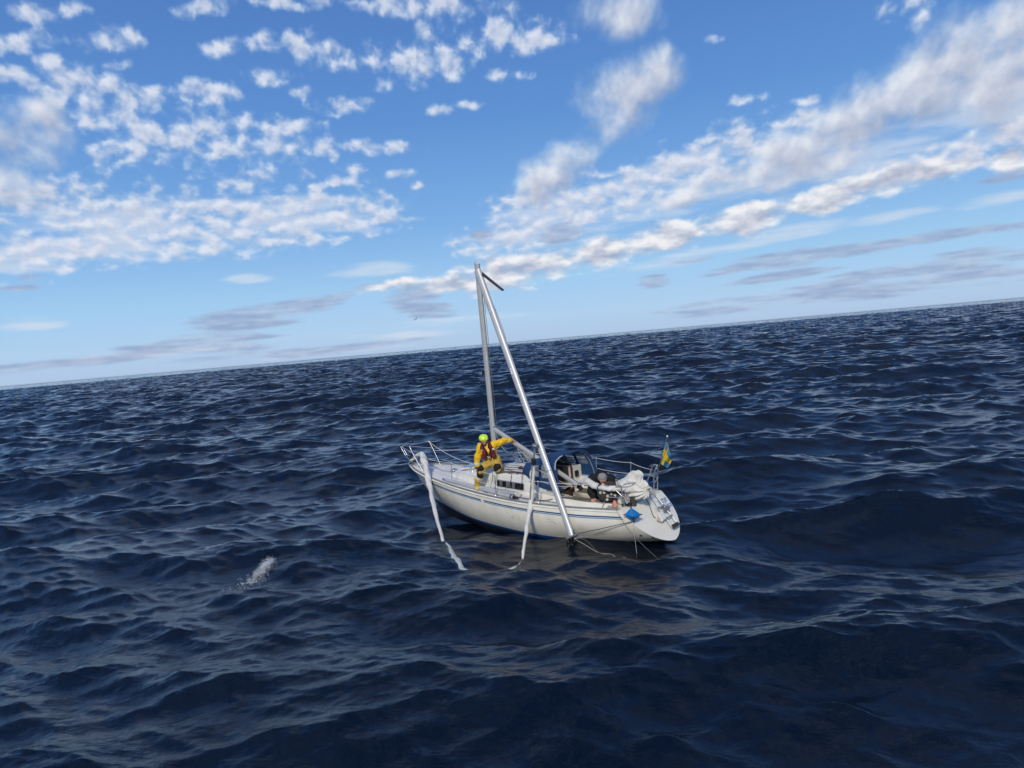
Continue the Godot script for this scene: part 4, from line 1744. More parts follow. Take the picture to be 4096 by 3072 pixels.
func build_headsail() -> void:
	var o := thing("furled_headsail", "rolled white headsail hanging from the bow into the sea and up again amidships", "sail", Vector3(2.75, 1.0, -0.7))
	var path := curve([Vector3(4.36, 1.20, -0.01), Vector3(4.15, 1.33, -0.03), Vector3(3.85, 1.42, -0.10), Vector3(3.55, 1.44, -0.27), Vector3(3.25, 1.30, -0.46), Vector3(2.95, 1.13, -0.66), Vector3(2.70, 0.95, -0.84), Vector3(2.33, 0.77, -1.10), Vector3(1.76, 0.545, -1.51), Vector3(1.13, 0.345, -1.95), Vector3(0.50, 0.15, -2.37), Vector3(0.30, 0.02, -2.50)], 8)
	part("sail_roll", twisted(path, radii_along(path.size(), [[0.0, 0.035], [0.15, 0.055], [0.3, 0.085], [0.42, 0.080], [0.52, 0.078], [0.7, 0.054], [0.85, 0.042], [1.0, 0.026]]), 6.0), mats.sailcloth, o)
	# the bight under water; it follows the surface a little below it
	var sunk := []
	for p in curve([Vector3(0.42, 0, -2.42), Vector3(0.10, 0, -2.58), Vector3(-0.30, 0, -2.84), Vector3(-0.72, 0, -3.10), Vector3(-1.15, 0, -3.34), Vector3(-1.55, 0, -3.53), Vector3(-1.90, 0, -3.60), Vector3(-2.10, 0, -3.32), Vector3(-2.18, 0, -2.88), Vector3(-2.15, 0, -2.52), Vector3(-2.05, 0, -2.26)], 7):
		var w := afloat * Vector3(p.x, 0.0, p.z)
		w.y = sea_height(w.x, w.z) - 0.05
		sunk.append(afloat.affine_inverse() * w)
	part("sunken_bight", twisted(sunk, radii_along(sunk.size(), [[0.0, 0.04], [0.3, 0.075], [0.55, 0.07], [0.8, 0.065], [1.0, 0.04]]), 7.0), mats.wet_sailcloth, o)
	path = curve([Vector3(-2.12, 0.08, -2.34), Vector3(-2.02, 0.22, -2.18), Vector3(-1.80, 0.44, -1.82), Vector3(-1.56, 0.68, -1.44), Vector3(-1.40, 0.90, -1.14), Vector3(-1.44, 1.2, -1.09), Vector3(-1.50, 1.55, -1.07), Vector3(-1.545, 1.76, -1.06)], 8)
	part("sail_roll", twisted(path, radii_along(path.size(), [[0.0, 0.024], [0.2, 0.034], [0.42, 0.05], [0.55, 0.06], [0.7, 0.055], [0.85, 0.048], [1.0, 0.03]]), 5.0), mats.sailcloth, o)
	var g := Geo.new()
	g.tube([Vector3(-1.40, 0.95, -1.16), Vector3(-1.50, 1.55, -1.125), Vector3(-1.55, 1.85, -1.08)], 0.014, 8)
	part("furling_foil", g, mats.toe_aluminium, o)
	g = Geo.new()
	g.lathe([Vector2(0.0, -0.09), Vector2(0.03, -0.08), Vector2(0.052, -0.06), Vector2(0.052, 0.07), Vector2(0.03, 0.09), Vector2(0.0, 0.1)], Vector3(-1.56, 1.88, -1.06), Basis(), 14)
	part("swivel", g, mats.black_plastic, o)
	tube_part("tube_end", [Vector3(-1.56, 1.90, -1.06), Vector3(-1.66, 2.25, -1.06)], 0.022, mats.steel, o, 10)
	g = Geo.new()
	g.lathe([Vector2(0.025, -0.09), Vector2(0.03, 0.0), Vector2(0.075, 0.03), Vector2(0.08, 0.05), Vector2(0.05, 0.07), Vector2(0.0, 0.075)], Vector3(-1.665, 2.24, -1.06), Basis(Vector3(0, 0, 1), 0.25), 14)
	part("end_cap", g, mats.toe_aluminium, o)
	# loose cloth flapping beside the upright end
	g = Geo.new()
	var rows := []
	for i in 9:
		var line := PackedVector3Array()
		var y := lerpf(1.72, 1.12, i / 8.0)
		for k in 5:
			var f := k / 4.0
			line.append(Vector3(-1.50 + 0.16 * f * sin(PI * i / 8.0) + 0.01 * sin(i * 2.0 + k), y, -1.07 + 0.05 * sin(f * 5.0 + i)))
		rows.append(line)
	g.grid(rows)
	part("loose_cloth", g, mats.sailcloth, o)

func build_mainsail() -> void:
	var o := thing("bundled_mainsail", "white sail bundled over the stern rail, its long roll running to the boom end", "sail", Vector3(-3.75, 1.1, -0.3))
	var path := curve([Vector3(-2.36, 1.25, -0.46), Vector3(-2.56, 1.37, -0.56), Vector3(-2.80, 1.40, -0.66), Vector3(-3.10, 1.37, -0.77), Vector3(-3.38, 1.37, -0.835), Vector3(-3.56, 1.37, -0.76), Vector3(-3.68, 1.32, -0.56), Vector3(-3.78, 1.24, -0.36), Vector3(-3.95, 1.15, -0.22)], 8)
	part("sail_roll", twisted(path, radii_along(path.size(), [[0.0, 0.025], [0.12, 0.065], [0.25, 0.085], [0.42, 0.06], [0.6, 0.055], [0.8, 0.07], [1.0, 0.05]]), 7.0), mats.sailcloth, o)
	# the heap: folded cloth stiff enough to stand up in a peak
	var caps := [
		[Vector3(-3.52, 1.31, -0.27), Vector3(-3.93, 1.22, -0.20), 0.085, 0.15],
		[Vector3(-3.60, 1.34, -0.26), Vector3(-3.86, 1.56, -0.22), 0.12, 0.06],
		[Vector3(-3.74, 1.32, -0.24), Vector3(-3.95, 1.60, -0.19), 0.16, 0.055],
		[Vector3(-3.88, 1.30, -0.20), Vector3(-4.00, 1.56, -0.16), 0.14, 0.045],
		[Vector3(-3.92, 1.24, -0.18), Vector3(-4.06, 1.30, -0.10), 0.13, 0.10],
		[Vector3(-3.55, 1.22, -0.30), Vector3(-4.06, 1.15, -0.16), 0.06, 0.09]]
	for c in caps:
		for k in 2:
			c[k] += Vector3(0.08, 0.0, -0.09)
	var creaser := FastNoiseLite.new()
	creaser.seed = 4
	creaser.frequency = 2.2
	creaser.fractal_octaves = 2
	creaser.fractal_type = FastNoiseLite.FRACTAL_RIDGED
	var body := flesh(caps, 0.012, 0.10, creaser, 0.03, Vector3(-3.46, 1.27, -0.30))
	part("sail_heap", body, mats.sailcloth, o)
	for k in 3:
		var loop := []
		var c := Vector3(-3.50 - 0.14 * k, 1.27 + 0.03 * k, -0.25)
		for i in 21:
			var a := TAU * i / 20.0
			loop.append(c + Vector3(-0.05 * sin(a), cos(a) * (0.13 + 0.06 * k), sin(a) * (0.13 + 0.03 * k)))
		if k != 1:
			tube_part("lashing", loop, 0.007, mats.rope_grey, o, 5)
	# a fold hanging to the deck
	var g := Geo.new()
	var rows := []
	for i in 11:
		var line := PackedVector3Array()
		var f := i / 10.0
		for k in 15:
			var s := k / 14.0
			var ripple := 0.022 * sin(s * 15.0 + 1.5 * f) * (0.4 + f) + 0.012 * sin(s * 31.0)
			line.append(Vector3(lerpf(-3.28, -3.74, s) - 0.03 * f, lerpf(1.22, 0.93, f), lerpf(-0.48, -0.36, s) + ripple - 0.05 * f))
		rows.append(line)
	g.grid(rows)
	part("hanging_fold", g, mats.sailcloth, o)
	g = Geo.new()
	rows = []
	for i in 7:
		var line := PackedVector3Array()
		for k in 9:
			var s := k / 8.0
			line.append(Vector3(lerpf(-3.70, -4.0, s * 0.9) + 0.02 * i, lerpf(1.12, 0.96, i / 6.0) + 0.015 * sin(k * 1.9 + i), lerpf(-0.30, 0.20, s)))
		rows.append(line)
	g.grid(rows)
	part("hanging_fold", g, mats.sailcloth, o)

func build_small_things() -> void:
	var g := Geo.new()
	# spare poles on the port side deck
	var a := Vector3(2.06, sheer(2.06) + 0.06, -0.74)
	var b := Vector3(-0.78, sheer(-0.78) + 0.06, -1.075)
	var o := thing("spinnaker_pole", "long grey spar on the port side deck, black fitting at its after end", "pole", a.lerp(b, 0.5) - Vector3(0, 0.05, 0))
	part("pole_tube", tube_geo([a, b], 0.046, 14), mats.aluminium, o)
	g = Geo.new()
	var d := (b - a).normalized()
	g.tube([b - d * 0.10, b - d * 0.06], 0.05, 14)
	g.tube([b, b + d * 0.06, b + d * 0.20], [0.045, 0.03, 0.008], 10)
	part("end_fitting", g, mats.black_plastic, o)
	g = Geo.new()
	g.tube([a + d * 0.02, a - d * 0.05, a - d * 0.13], [0.045, 0.025, 0.02], 10)
	g.blob(a - d * 0.15, Vector3(0.03, 0.035, 0.025), Basis(), 8)
	part("end_fitting", g, mats.toe_aluminium, o)
	a = Vector3(0.52, sheer(0.5) + 0.10, -0.93)
	b = Vector3(-0.80, sheer(-0.8) + 0.12, -0.955)
	o = thing("spare_spar", "shorter grey spar with an eight sided end plate, inboard of the long spar", "pole", a.lerp(b, 0.5) - Vector3(0, 0.1, 0))
	part("pole_tube", tube_geo([a, b], 0.05, 14), mats.aluminium, o)
	g = Geo.new()
	d = (b - a).normalized()
	g.tube([b, b + d * 0.035], 0.085, 8)
	g.tube([b + d * 0.035, b + d * 0.04], 0.016, 8)
	part("end_plate", g, mats.gelcoat, o)
	# folding radar ball off the quarter
	var c := Vector3(-3.99, 0.845, -0.765)
	o = thing("signal_shape", "bright blue eight-faced folding shape hanging at the port corner of the stern", "signal shape", c - Vector3(0, 0.15, 0))
	g = Geo.new()
	var tips := [Vector3(0.02, 0.155, 0.0), Vector3(-0.02, -0.15, 0.0), Vector3(0.12, 0.02, -0.13), Vector3(-0.13, -0.02, 0.13), Vector3(-0.12, 0.0, -0.13), Vector3(0.12, 0.0, 0.13)]
	for up in [0, 1]:
		for q in [[2, 4], [4, 3], [3, 5], [5, 2]]:
			var p0: Vector3 = c + tips[up]
			var p1: Vector3 = c + tips[q[0]]
			var p2: Vector3 = c + tips[q[1]]
			var m := (p0 + p1 + p2) / 3.0
			m += (m - c) * 0.22
			g.face(p0, p1, m)
			g.face(p1, p2, m)
			g.face(p2, p0, m)
	part("shape_faces", g, mats.fender_blue, o)
	for t in tips:
		g = Geo.new()
		g.blob(c + t, Vector3(0.017, 0.02, 0.017), Basis(), 8)
		part("corner_cap", g, mats.black_plastic, o)
	tube_part("lanyard", curve([c + tips[0], Vector3(-3.84, 1.10, -0.66), Vector3(-3.74, 1.22, -0.68)]), 0.006, mats.rope_dark, o, 5)
	# dotted cushion
	c = Vector3(-3.36, 1.28, -0.735)
	o = thing("dotted_cushion", "dark brown rounded cushion with cream dots on the port stern rail", "cushion", c - Vector3(0, 0.2, 0))
	var view := Basis(Vector3(-0.716, 0.0, 0.70), Vector3(0.16, 0.97, 0.18), Vector3(-0.68, 0.24, -0.69)).orthonormalized()
	g = Geo.new()
	var rows := []
	for i in 9:
		var t := PI * i / 8.0
		var ring := PackedVector3Array()
		for p in rounded(0.46, 0.43, 0.17, 5):
			ring.append(c + view * Vector3(p.x * pow(sin(t), 0.55), p.y * pow(sin(t), 0.55), -0.045 * cos(t)))
		rows.append(ring)
	g.grid(rows, true)
	part("cover", g, mats.brown_cloth, o)
	for p in [Vector2(-0.16, -0.01), Vector2(-0.08, -0.015), Vector2(-0.015, -0.10), Vector2(0.07, -0.06), Vector2(0.145, -0.11), Vector2(-0.035, -0.175), Vector2(-0.085, 0.155), Vector2(0.05, 0.09), Vector2(0.15, 0.06), Vector2(-0.17, 0.10)]:
		g = Geo.new()
		var k := 1.0 - 0.5 * pow(maxf(absf(p.x), absf(p.y)) / 0.22, 4.0)
		g.lathe([Vector2(0.031, 0.0), Vector2(0.029, 0.0025), Vector2(0.0, 0.003)], c + view * Vector3(p.x, p.y, 0.0445 * k), view * Basis(Vector3(1, 0, 0), PI * 0.5), 14)
		part("dot", g, mats.dot_cream, o)
	# brown roll and a bundle of short poles at the stern
	o = thing("brown_roll", "upright dark brown cylinder standing on the stern deck beside the white sail", "roll", Vector3(-3.84, 0.90, -0.36))
	g = Geo.new()
	g.lathe([Vector2(0.064, 0.0), Vector2(0.070, 0.02), Vector2(0.072, 0.15), Vector2(0.070, 0.29), Vector2(0.06, 0.31), Vector2(0.0, 0.31)], Vector3(-3.74, 0.905, -0.36), Basis(Vector3(0, 0, 1), 0.05), 20)
	part("roll_body", g, mats.brown_roll, o)
	o = thing("pole_bundle", "bundle of short silver poles with black ends propped on the port quarter", "poles", Vector3(-3.68, 0.92, -0.5))
	for k in 4:
		var p0 := Vector3(-3.56 - 0.045 * k, 1.26, -0.55 + 0.02 * k)
		var p1 := Vector3(-3.60 - 0.050 * k, 0.95 + 0.02 * (k % 2), -0.56 + 0.02 * k)
		tube_part("pole", [p0, p1], 0.015, mats.steel if k % 2 else mats.aluminium, o)
		g = Geo.new()
		g.tube([p1 + Vector3(0, 0.03, 0), p1 - Vector3(0, 0.03, 0)], 0.024 if k != 3 else 0.042, 10)
		g.tube([p0 - Vector3(0, 0.05, 0), p0 + Vector3(0, 0.02, 0)], 0.022, 8)
		part("black_end", g, mats.black_plastic, o)
	# canvas pouch on the ladder
	var tb := Basis(Vector3(0, 0, 1), Vector3(0.7071, 0.7071, 0), Vector3(-0.7071, 0.7071, 0))
	o = thing("canvas_pouch", "small white canvas pouch tied to the boarding ladder on the transom", "pouch", Vector3(-4.12, 0.55, 0.04))
	g = Geo.new()
	var at := Vector3(-4.12, 0.50, 0.03) + tb.z * 0.06
	g.plate(PackedVector2Array([Vector2(-0.02, 0.14), Vector2(0.05, 0.13), Vector2(0.12, -0.03), Vector2(0.10, -0.07), Vector2(-0.10, -0.09), Vector2(-0.07, 0.02)]), 0.06, at, tb, 0.018)
	part("pouch_body", g, mats.sailcloth, o)
	g = Geo.new()
	g.plate(PackedVector2Array([Vector2(-0.06, 0.03), Vector2(-0.10, -0.09), Vector2(-0.19, 0.0), Vector2(-0.12, 0.045)]), 0.03, at, tb, 0.006)
	part("pouch_side", g, mats.dot_cream, o)
	tube_part("cord", curve([at + tb * Vector3(0.02, 0.13, 0.04), at + tb * Vector3(0.05, 0.22, 0.06), at + tb * Vector3(0.10, 0.28, 0.05)]), 0.006, mats.rope_white, o, 5)
	# ensign
	o = thing("ensign", "blue flag with a yellow cross on a staff at the stern", "flag", Vector3(-3.83, 1.46, 0.52))
	var s0 := Vector3(-3.84, 1.38, 0.52)
	var s1 := Vector3(-4.19, 2.27, 0.52)
	var staff := tube_part("staff", [s0, s0.lerp(s1, 0.3), s1], 0.009, mats.teak, o)
	g = Geo.new()
	g.blob(s1, Vector3(0.022, 0.022, 0.022), Basis(), 10)
	part("staff_ball", g, mats.gelcoat, staff)
	var cloth := Geo.new()
	var cross := Geo.new()
	var fr := []
	var nu := 26
	var nv := 18
	var aside := Vector3(-0.716, 0.0, 0.70)
	var deep := Vector3(-0.70, 0.0, -0.72)
	for i in nu + 1:
		var u := float(i) / nu
		var line := PackedVector3Array()
		for k in nv + 1:
			var w := float(k) / nv
			var p := s1.lerp(s0, 0.12 + 0.58 * w)
			var swing := 0.12 * u + 0.05 * sin(u * 6.5 + w * 2.4) * u
			var droop := 0.34 * u * (1.0 - 0.62 * w) + 0.035 * sin(u * 8.0 + 1.5 * w) * u
			line.append(p + aside * swing - Vector3(0, droop, 0) + deep * (0.06 * sin(u * 10.0 + w * 3.2) * (0.25 + u)))
		fr.append(line)
	var in_cross := func(i: int, k: int) -> bool:
		return (i >= 6 and i <= 13) or (k >= 6 and k <= 11)
	cloth.grid(fr, false, in_cross)
	cross.grid(fr, false, func(i: int, k: int) -> bool: return not in_cross.call(i, k))
	part("flag_field", cloth, mats.flag_blue, o)
	part("flag_cross", cross, mats.flag_yellow, o)

func tube_geo(path: Array, r, sides := 8) -> Geo:
	var g := Geo.new()
	g.tube(path, r, sides)
	return g

func sea_local(x: float, z: float, over := 0.0) -> Vector3:
	var w := afloat * Vector3(x, 0.0, z)
	w.y = sea_height(w.x, w.z) + over
	return afloat.affine_inverse() * w

func build_ropes() -> void:
	# the line from the fallen masthead to the signal shape, and lines trailing in the sea
	var o := thing("blue_line", "dark blue line stretched from the fallen masthead to the stern corner", "rope", Vector3(-3.2, 0.5, -1.0))
	tube_part("line", curve([Vector3(-2.70, 0.36, -1.24), Vector3(-3.3, 0.52, -1.06), Vector3(-4.0, 0.70, -0.78)]), 0.008, mats.rope_blue, o, 6)
	o = thing("trailing_rope", "thin grey line running from the stern cleat down into the water", "rope", Vector3(-3.62, 0.95, -0.85), "lines hanging into the water")
	tube_part("line", curve([Vector3(-3.60, 0.99, -0.80), Vector3(-3.66, 0.90, -0.86), Vector3(-3.85, 0.65, -0.88), Vector3(-4.08, 0.36, -0.84), Vector3(-4.28, 0.18, -0.82), sea_local(-4.62, -0.94, 0.0), sea_local(-4.80, -1.06, -0.06)]), 0.0042, mats.rope_grey, o, 6)
	o = thing("trailing_rope", "short pale line hanging straight down under the blue signal shape", "rope", Vector3(-3.82, 0.3, -0.7), "lines hanging into the water")
	tube_part("line", curve([Vector3(-3.99, 0.69, -0.77), Vector3(-3.99, 0.5, -0.775), Vector3(-4.0, 0.3, -0.78), sea_local(-4.02, -0.79, -0.04)]), 0.0042, mats.rope_white, o, 6)
	o = thing("trailing_rope", "pale lines trailing from the fallen masthead out over the water", "rope", Vector3(-2.8, 0.2, -1.4), "lines hanging into the water")
	var trail := [Vector3(-2.72, 0.28, -1.28), Vector3(-2.95, 0.20, -1.26), sea_local(-3.23, -1.21, 0.01), sea_local(-3.45, -1.24, 0.0), sea_local(-3.71, -1.27, 0.01), sea_local(-3.95, -1.38, -0.01), sea_local(-4.2, -1.5, 0.0), sea_local(-4.44, -1.59, -0.03)]
	tube_part("line", curve(trail, 4), 0.0042, mats.rope_white, o, 6)
	tube_part("line", curve([Vector3(-2.80, 0.30, -1.24), Vector3(-3.0, 0.24, -1.18), sea_local(-3.21, -1.16, 0.0), sea_local(-3.30, -1.2, -0.04)], 4), 0.004, mats.rope_grey, o, 6)
	# black line on the transom
	o = thing("stern_line", "black line hanging down the transom left of the ladder", "rope", Vector3(-3.75, 0.9, 0.12))
	tube_part("line", curve([Vector3(-3.66, 0.95, 0.14), Vector3(-3.75, 0.92, 0.12), Vector3(-3.90, 0.78, 0.02), Vector3(-4.05, 0.62, -0.10), Vector3(-4.10, 0.58, -0.09)]), 0.008, mats.rope_dark, o, 6)
	o = thing("blue_lead", "thin blue cord looped between the starboard stern rail legs", "rope", Vector3(-3.7, 1.1, 0.6))
	tube_part("line", curve([Vector3(-3.55, 1.33, 0.30), Vector3(-3.6, 1.20, 0.45), Vector3(-3.62, 1.15, 0.58), Vector3(-3.65, 1.22, 0.64), Vector3(-3.70, 1.46, 0.66)]), 0.007, mats.fender_blue, o, 6)
	# the tangle of shrouds and halyards round the mast
	o = thing("tangled_rigging", "tangle of loose shrouds and halyards on the cabin roof behind the man in yellow", "rigging", Vector3(0.3, 1.42, 0.0))
	var r := RandomNumberGenerator.new()
	r.seed = 12
	var dark := [
		[Vector3(0.72, 1.45, -0.05), Vector3(0.2, 1.46, -0.25), Vector3(-0.5, 1.50, -0.35), Vector3(-1.0, 1.62, -0.60), Vector3(-1.25, 1.80, -0.80)],
		[Vector3(0.70, 1.5, 0.1), Vector3(0.1, 1.44, 0.1), Vector3(-0.4, 1.46, 0.02), Vector3(-0.7, 1.55, -0.3), Vector3(-0.75, 1.48, -0.62), Vector3(-0.78, 1.15, -0.78), Vector3(-0.62, 0.93, -0.95)],
		[Vector3(0.35, 1.40, -0.50), Vector3(-0.1, 1.43, -0.52), Vector3(-0.6, 1.44, -0.50), Vector3(-0.9, 1.43, -0.58)],
		[Vector3(0.30, 1.42, -0.45), Vector3(-0.1, 1.43, -0.55), Vector3(-0.5, 1.42, -0.60), Vector3(-0.85, 1.40, -0.62)],
		[Vector3(0.75, 1.36, -0.66), Vector3(0.55, 1.30, -0.72), Vector3(0.40, 1.12, -0.80), Vector3(0.45, 0.96, -0.95), Vector3(0.2, 0.93, -1.0)],
		[Vector3(0.30, 1.36, -0.66), Vector3(0.22, 1.2, -0.76), Vector3(0.25, 1.02, -0.82), Vector3(0.05, 0.93, -0.92), Vector3(-0.2, 0.95, -0.97)],
		[Vector3(0.15, 1.36, -0.64), Vector3(0.10, 1.18, -0.75), Vector3(0.14, 1.0, -0.80), Vector3(0.3, 0.93, -0.95)],
		[Vector3(-0.25, 1.42, -0.50), Vector3(-0.36, 1.28, -0.66), Vector3(-0.30, 1.05, -0.74), Vector3(-0.1, 0.94, -0.9)],
		[Vector3(0.6, 1.41, -0.3), Vector3(0.35, 1.42, -0.2), Vector3(-0.1, 1.44, -0.4), Vector3(-0.35, 1.44, -0.2)],
		[Vector3(-0.8, 1.0, -0.96), Vector3(-0.85, 0.95, -1.0), Vector3(-1.0, 0.94, -1.05), Vector3(-1.5, 0.93, -1.0), Vector3(-1.85, 0.97, -0.9), Vector3(-1.95, 1.05, -0.8)]]
	for p in dark:
		tube_part("line", curve(p), 0.0075, mats.rope_dark if r.randf() < 0.55 else mats.rope_grey, o, 5)
	var pale := [
		[Vector3(0.70, 2.45, 0.0), Vector3(0.62, 2.35, -0.06), Vector3(0.60, 2.1, -0.05), Vector3(0.5, 1.7, 0.1), Vector3(0.2, 1.46, 0.3)],
		[Vector3(0.66, 2.35, 0.0), Vector3(0.5, 2.15, 0.02), Vector3(0.05, 1.95, -0.05), Vector3(-0.9, 1.55, -0.3)],
		[Vector3(0.9, 1.42, 0.4), Vector3(0.4, 1.66, 0.46), Vector3(0.1, 1.78, 0.5), Vector3(-0.25, 1.74, 0.52), Vector3(-0.55, 1.60, 0.52), Vector3(-0.8, 1.38, 0.55)],
		[Vector3(-0.3, 1.98, -0.15), Vector3(-0.5, 1.7, -0.2), Vector3(-0.8, 1.45, -0.35)],
		[Vector3(-0.1, 2.0, -0.12), Vector3(-0.15, 1.7, -0.05), Vector3(-0.2, 1.45, 0.05)],
		[Vector3(0.0, 2.02, -0.1), Vector3(0.1, 1.7, 0.1), Vector3(0.2, 1.44, 0.2)],
		[Vector3(0.45, 6.2, -0.05), Vector3(0.52, 4.0, -0.05), Vector3(0.60, 2.35, -0.03)],
		[Vector3(-2.3, 1.2, -0.44), Vector3(-1.95, 1.25, -0.75), Vector3(-1.66, 1.40, -1.0)],
		[Vector3(-2.28, 1.16, -0.44), Vector3(-1.9, 1.33, -0.62), Vector3(-1.4, 1.66, -0.86)],
		[Vector3(-1.95, 1.03, -0.76), Vector3(-2.5, 1.035, -0.74), Vector3(-3.0, 1.035, -0.70), Vector3(-3.2, 1.04, -0.68)],
		[Vector3(-1.9, 1.0, -0.86), Vector3(-2.6, 1.02, -0.84), Vector3(-3.3, 1.02, -0.80)],
		[Vector3(-1.95, 1.06, -0.74), Vector3(-2.2, 1.04, -0.68), Vector3(-2.05, 1.035, -0.80), Vector3(-2.35, 1.04, -0.75), Vector3(-2.1, 1.04, -0.70)],
		[Vector3(-2.2, 1.07, 0.80), Vector3(-2.6, 1.05, 0.72), Vector3(-2.9, 1.06, 0.70), Vector3(-2.95, 0.9, 0.62)]]
	for p in pale:
		tube_part("line", curve(p), 0.0065, mats.rope_white if r.randf() < 0.6 else mats.rope_grey, o, 5)
	# a messy coil on the starboard side of the roof
	var path := []
	for i in 70:
		var ang := i * 0.62
		path.append(Vector3(0.05 + 0.15 * cos(ang) * (1.0 + 0.4 * sin(i * 0.7)), 1.47 + 0.05 * sin(i * 0.9) + 0.04 * r.randf(), 0.48 + 0.12 * sin(ang)))
	tube_part("coil", curve(path, 2), 0.006, mats.rope_white, o, 5)
	o = thing("furling_line", "dark line lying across the foredeck from the bow rail past the vent", "rope", Vector3(3.0, 1.02, -0.2))
	tube_part("line", curve([Vector3(3.55, 1.28, -0.28), Vector3(3.35, 1.12, -0.10), Vector3(3.2, 1.03, -0.05), Vector3(2.95, 1.03, -0.12), Vector3(2.65, 1.02, -0.12), Vector3(2.2, 1.02, -0.05), Vector3(2.02, 1.05, 0.02)]), 0.008, mats.rope_grey, o, 5)
	tube_part("knot", curve([Vector3(3.45, 1.40, -0.34), Vector3(3.3, 1.36, -0.30), Vector3(3.22, 1.40, -0.33), Vector3(3.15, 1.33, -0.42), Vector3(3.3, 1.33, -0.44), Vector3(3.4, 1.30, -0.40)]), 0.012, mats.rope_red, o, 5)

# ---------------------------------------------------------------- bodies
# tapered capsules joined smoothly and skinned: [from, to, radius, radius]
func flesh(caps: Array, cell: float, blend: float, noise: FastNoiseLite = null, rough := 0.0, gathered := Vector3.INF) -> Geo:
	var lo := Vector3.INF
	var hi := -Vector3.INF
	var pad := blend + cell * 3.0 + rough
	for c in caps:
		var r := maxf(c[2], c[3]) + pad
		for p in [c[0], c[1]]:
			lo = lo.min(p - Vector3.ONE * r)
			hi = hi.max(p + Vector3.ONE * r)
	var nx := int((hi.x - lo.x) / cell) + 2
	var ny := int((hi.y - lo.y) / cell) + 2
	var nz := int((hi.z - lo.z) / cell) + 2
	var field := PackedFloat32Array()
	field.resize(nx * ny * nz)
	field.fill(1.0)
	for c in caps:
		var a: Vector3 = c[0]
		var ab: Vector3 = c[1] - a
		var ra: float = c[2]
		var rb: float = c[3]
		var l2 := maxf(ab.length_squared(), 1e-9)
		var r := maxf(ra, rb) + pad
		var b0 := ((a.min(c[1]) - Vector3.ONE * r - lo) / cell).floor().max(Vector3.ZERO)
		var b1 := ((a.max(c[1]) + Vector3.ONE * r - lo) / cell).ceil().min(Vector3(nx - 1, ny - 1, nz - 1))
		for i in range(int(b0.x), int(b1.x) + 1):
			for j in range(int(b0.y), int(b1.y) + 1):
				for k in range(int(b0.z), int(b1.z) + 1):
					var p := lo + Vector3(i, j, k) * cell - a
					var t := clampf(p.dot(ab) / l2, 0.0, 1.0)
					var d := (p - ab * t).length() - lerpf(ra, rb, t)
					var at := (i * ny + j) * nz + k
					var f := field[at]
					var h := maxf(blend - absf(f - d), 0.0) / blend
					field[at] = minf(f, d) - h * h * blend * 0.25
	if noise:
		for i in nx:
			for j in ny:
				for k in nz:
					var at := (i * ny + j) * nz + k
					if absf(field[at]) < rough * 2.0:
						var p := lo + Vector3(i, j, k) * cell
						var wrinkle := noise.get_noise_3dv(p) - 0.2
						if gathered != Vector3.INF:
							# pleats that fan out from where the cloth is tied
							var away := p - gathered
							var turn := atan2(away.y, away.z * 1.6) * 3.2 + noise.get_noise_3dv(p * 0.6) * 1.6 + away.length() * 1.5
							wrinkle = wrinkle * 0.6 + (absf(fposmod(turn, 2.0) - 1.0) - 0.5) * 1.7 * clampf(away.length() * 3.0, 0.2, 1.0)
						field[at] += wrinkle * rough
	var g := Geo.new()
	var where := PackedInt32Array()
	where.resize(nx * ny * nz)
	where.fill(-1)
	var acc := PackedVector3Array()
	var step := [ny * nz, nz, 1]
	for i in nx - 1:
		for j in ny - 1:
			for k in nz - 1:
				var at := (i * ny + j) * nz + k
				var low := 0
				for q in 8:
					if field[at + (q & 1) * step[0] + ((q >> 1) & 1) * step[1] + (q >> 2)] < 0.0:
						low += 1
				if low == 0 or low == 8:
					continue
				var sum := Vector3.ZERO
				var count := 0
				for q in 8:
					var fq := field[at + (q & 1) * step[0] + ((q >> 1) & 1) * step[1] + (q >> 2)]
					for ax in 3:
						if q & (1 << ax):
							continue
						var q2 := q | (1 << ax)
						var f2 := field[at + (q2 & 1) * step[0] + ((q2 >> 1) & 1) * step[1] + (q2 >> 2)]
						if (fq < 0.0) == (f2 < 0.0):
							continue
						var e := Vector3(q & 1, (q >> 1) & 1, q >> 2)
						e[ax] += fq / (fq - f2)
						sum += e
						count += 1
				where[at] = g.v.size()
				g.v.append(lo + (Vector3(i, j, k) + sum / count) * cell)
				acc.append(Vector3.ZERO)
				g.uv.append(Vector2.ZERO)
	for i in range(1, nx - 1):
		for j in range(1, ny - 1):
			for k in range(1, nz - 1):
				var at := (i * ny + j) * nz + k
				var inside := field[at] < 0.0
				for ax in 3:
					if (field[at + step[ax]] < 0.0) == inside:
						continue
					var s1: int = step[(ax + 1) % 3]
					var s2: int = step[(ax + 2) % 3]
					var q := [where[at], where[at - s1], where[at - s1 - s2], where[at - s2]]
					if q.has(-1):
						continue
					if not inside:
						q.reverse()
					g.idx.append_array(PackedInt32Array([q[0], q[2], q[1], q[0], q[3], q[2]]))
					var m := (g.v[q[1]] - g.v[q[0]]).cross(g.v[q[2]] - g.v[q[0]]) + (g.v[q[2]] - g.v[q[0]]).cross(g.v[q[3]] - g.v[q[0]])
					for w in q:
						acc[w] += m
	g.n.resize(g.v.size())
	for i in acc.size():
		g.n[i] = acc[i].normalized()
	return g

func thicker(caps: Array, by: float) -> Array:
	var out := []
	for c in caps:
		out.append([c[0], c[1], c[2] + by, c[3] + by])
	return out

